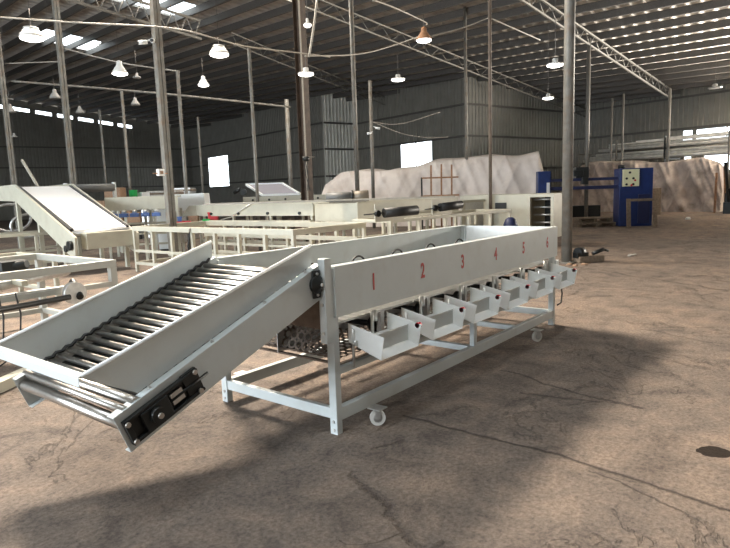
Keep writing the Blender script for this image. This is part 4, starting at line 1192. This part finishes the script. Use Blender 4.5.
# dark clutter at extreme right
P = G(733, 213)
t = thing('scrap_heap', 'dark tangled machine parts at the right edge behind the dusty tarpaulin', 'machinery', (P.x, P.y, 0))
for k in range(8):
    a = Vector((random.uniform(-.8, .8), random.uniform(-.4, .8), 0)); b = a+Vector((random.uniform(-.5, .5), random.uniform(-.3, .3), random.uniform(1, 2.3)))
    MB().bar(a, b, .09, .09).build('scrap_bar', BLACKM if k % 2 else RUST, t)
for k in range(4):
    x = -.7+k*.4; MB().box(x, x+.35, -.2, .3, 0, .5+.4*(k % 2)).build('scrap_block', BLACKM, t)

# floor debris
P = G(588, 262)
t = thing('floor_tool', 'small dark grinder lying on the floor right of the thick column', 'tool', (P.x, P.y, 0), -.6)
MB().box(-.28, .3, -.12, .12, 0, .13).build('tray', WOOD, t, bevel=.02)
MB().tube((-.25, 0, .2), (-.1, .05, .2), .10, 12).build('motor', BLACKM, t); MB().box(-.3, -.05, -.08, .08, .1, .2).build('body', BLACKM, t)
MB().tube((.1, 0, .16), (.32, -.05, .24), .04, 8).tube((.3, -.05, .24), (.42, -.06, .20), .025, 8).build('handle', BLACKM, t)
P = G(630, 256)
m_ = MB(); random.seed(3)
for k in range(5):
    x = -.15+.07*k; m_.bar((x, random.uniform(-.06, .06), .012), (x+.1, random.uniform(-.08, .08), .02), .06, .015)
o = m_.build('paper_scrap', SCRAP, loc=(P.x, P.y, 0)); tag(o, 'crumpled pale scrap on the floor right of the grinder', 'scrap')
P = G(688, 219.5)
o = MB().lathe((0,0,0), [(.09, 0), (.1, .05), (.05, .1)], 8).build('white_cup', WHITE, loc=(P.x, P.y, 0)); tag(o, 'tiny white cup on the far floor', 'cup')
P = G(566, 263.5)
rg = MB()
for k in range(26):
    a = random.uniform(0, 6.28); r_ = random.uniform(.2, .42); x, y = P.x+r_*math.cos(a)*1.2, P.y+r_*math.sin(a)
    s_ = random.uniform(.03, .08); rg.lathe((x, y, 0), [(s_, 0), (s_*.8, s_*.4), (s_*.3, s_*.6)], 6)
o = rg.build('rubble', CARD); tag(o, 'dark rubble heaped around the foot of the thick round column', 'rubble', kind='stuff')

# ================================================================ LIGHT
w = bpy.data.worlds.new('sky'); scene.world = w; w.use_nodes = True
bg = w.node_tree.nodes['Background']; bg.inputs['Color'].default_value = (.84, .93, 1., 1); bg.inputs['Strength'].default_value = 3.6

def area(name, loc, direction, sx, sy, power, color=(1, 1, 1)):
    l = bpy.data.lights.new(name, 'AREA'); l.shape = 'RECTANGLE'; l.size = sx; l.size_y = sy; l.energy = power; l.color = color
    o = bpy.data.objects.new(name, l); COL.objects.link(o); o.location = loc
    o.rotation_euler = Vector(direction).to_track_quat('-Z', 'Y').to_euler()
    return o
def skylamp(s, power, color=(1., .87, .72)):
    cx, cy = (s[0]+s[1])/2, (s[2]+s[3])/2
    P = BW(cx, cy, rz_(cx)-.12)
    o = area('skylight_daylight', P, (0, 0, -1), s[1]-s[0], s[3]-s[2], power, color)
    o.rotation_euler = (0, 0, TB)
    return o
kl = skylamp(SKY[2], 1650); kl.data.spread = math.radians(115); kl.location.z -= .25
kl.rotation_euler = (Vector((2.5, 2.6, 0))-kl.location).to_track_quat('-Z', 'X').to_euler()
kl.data.size, kl.data.size_y = 1.3, 4.2
skylamp(SKY[3], 200, (.86, .94, 1.))
skylamp(SKY[4], 500)
area('west_door_daylight', BW(-13.8, 9, 2.8), BW(1, 0, 0), 21, 5, 2100, (.82, .92, 1.))
hw = area('ceiling_fill_light', BW(35.6, 7, 3.9), BW(-.75, .15, .62), 14, 1., 8000, (1., .93, .82)); hw.data.spread = math.radians(110)  # unseen lamp added to brighten the right-hand ceiling, aimed upward past the machine
scene.view_settings.view_transform = 'Standard'
scene.view_settings.look = 'None'
scene.view_settings.exposure = 0.75
scene.view_settings.gamma = 1
scene.cycles.max_bounces = 8
scene.cycles.diffuse_bounces = 5
scene.cycles.sample_clamp_indirect = 6
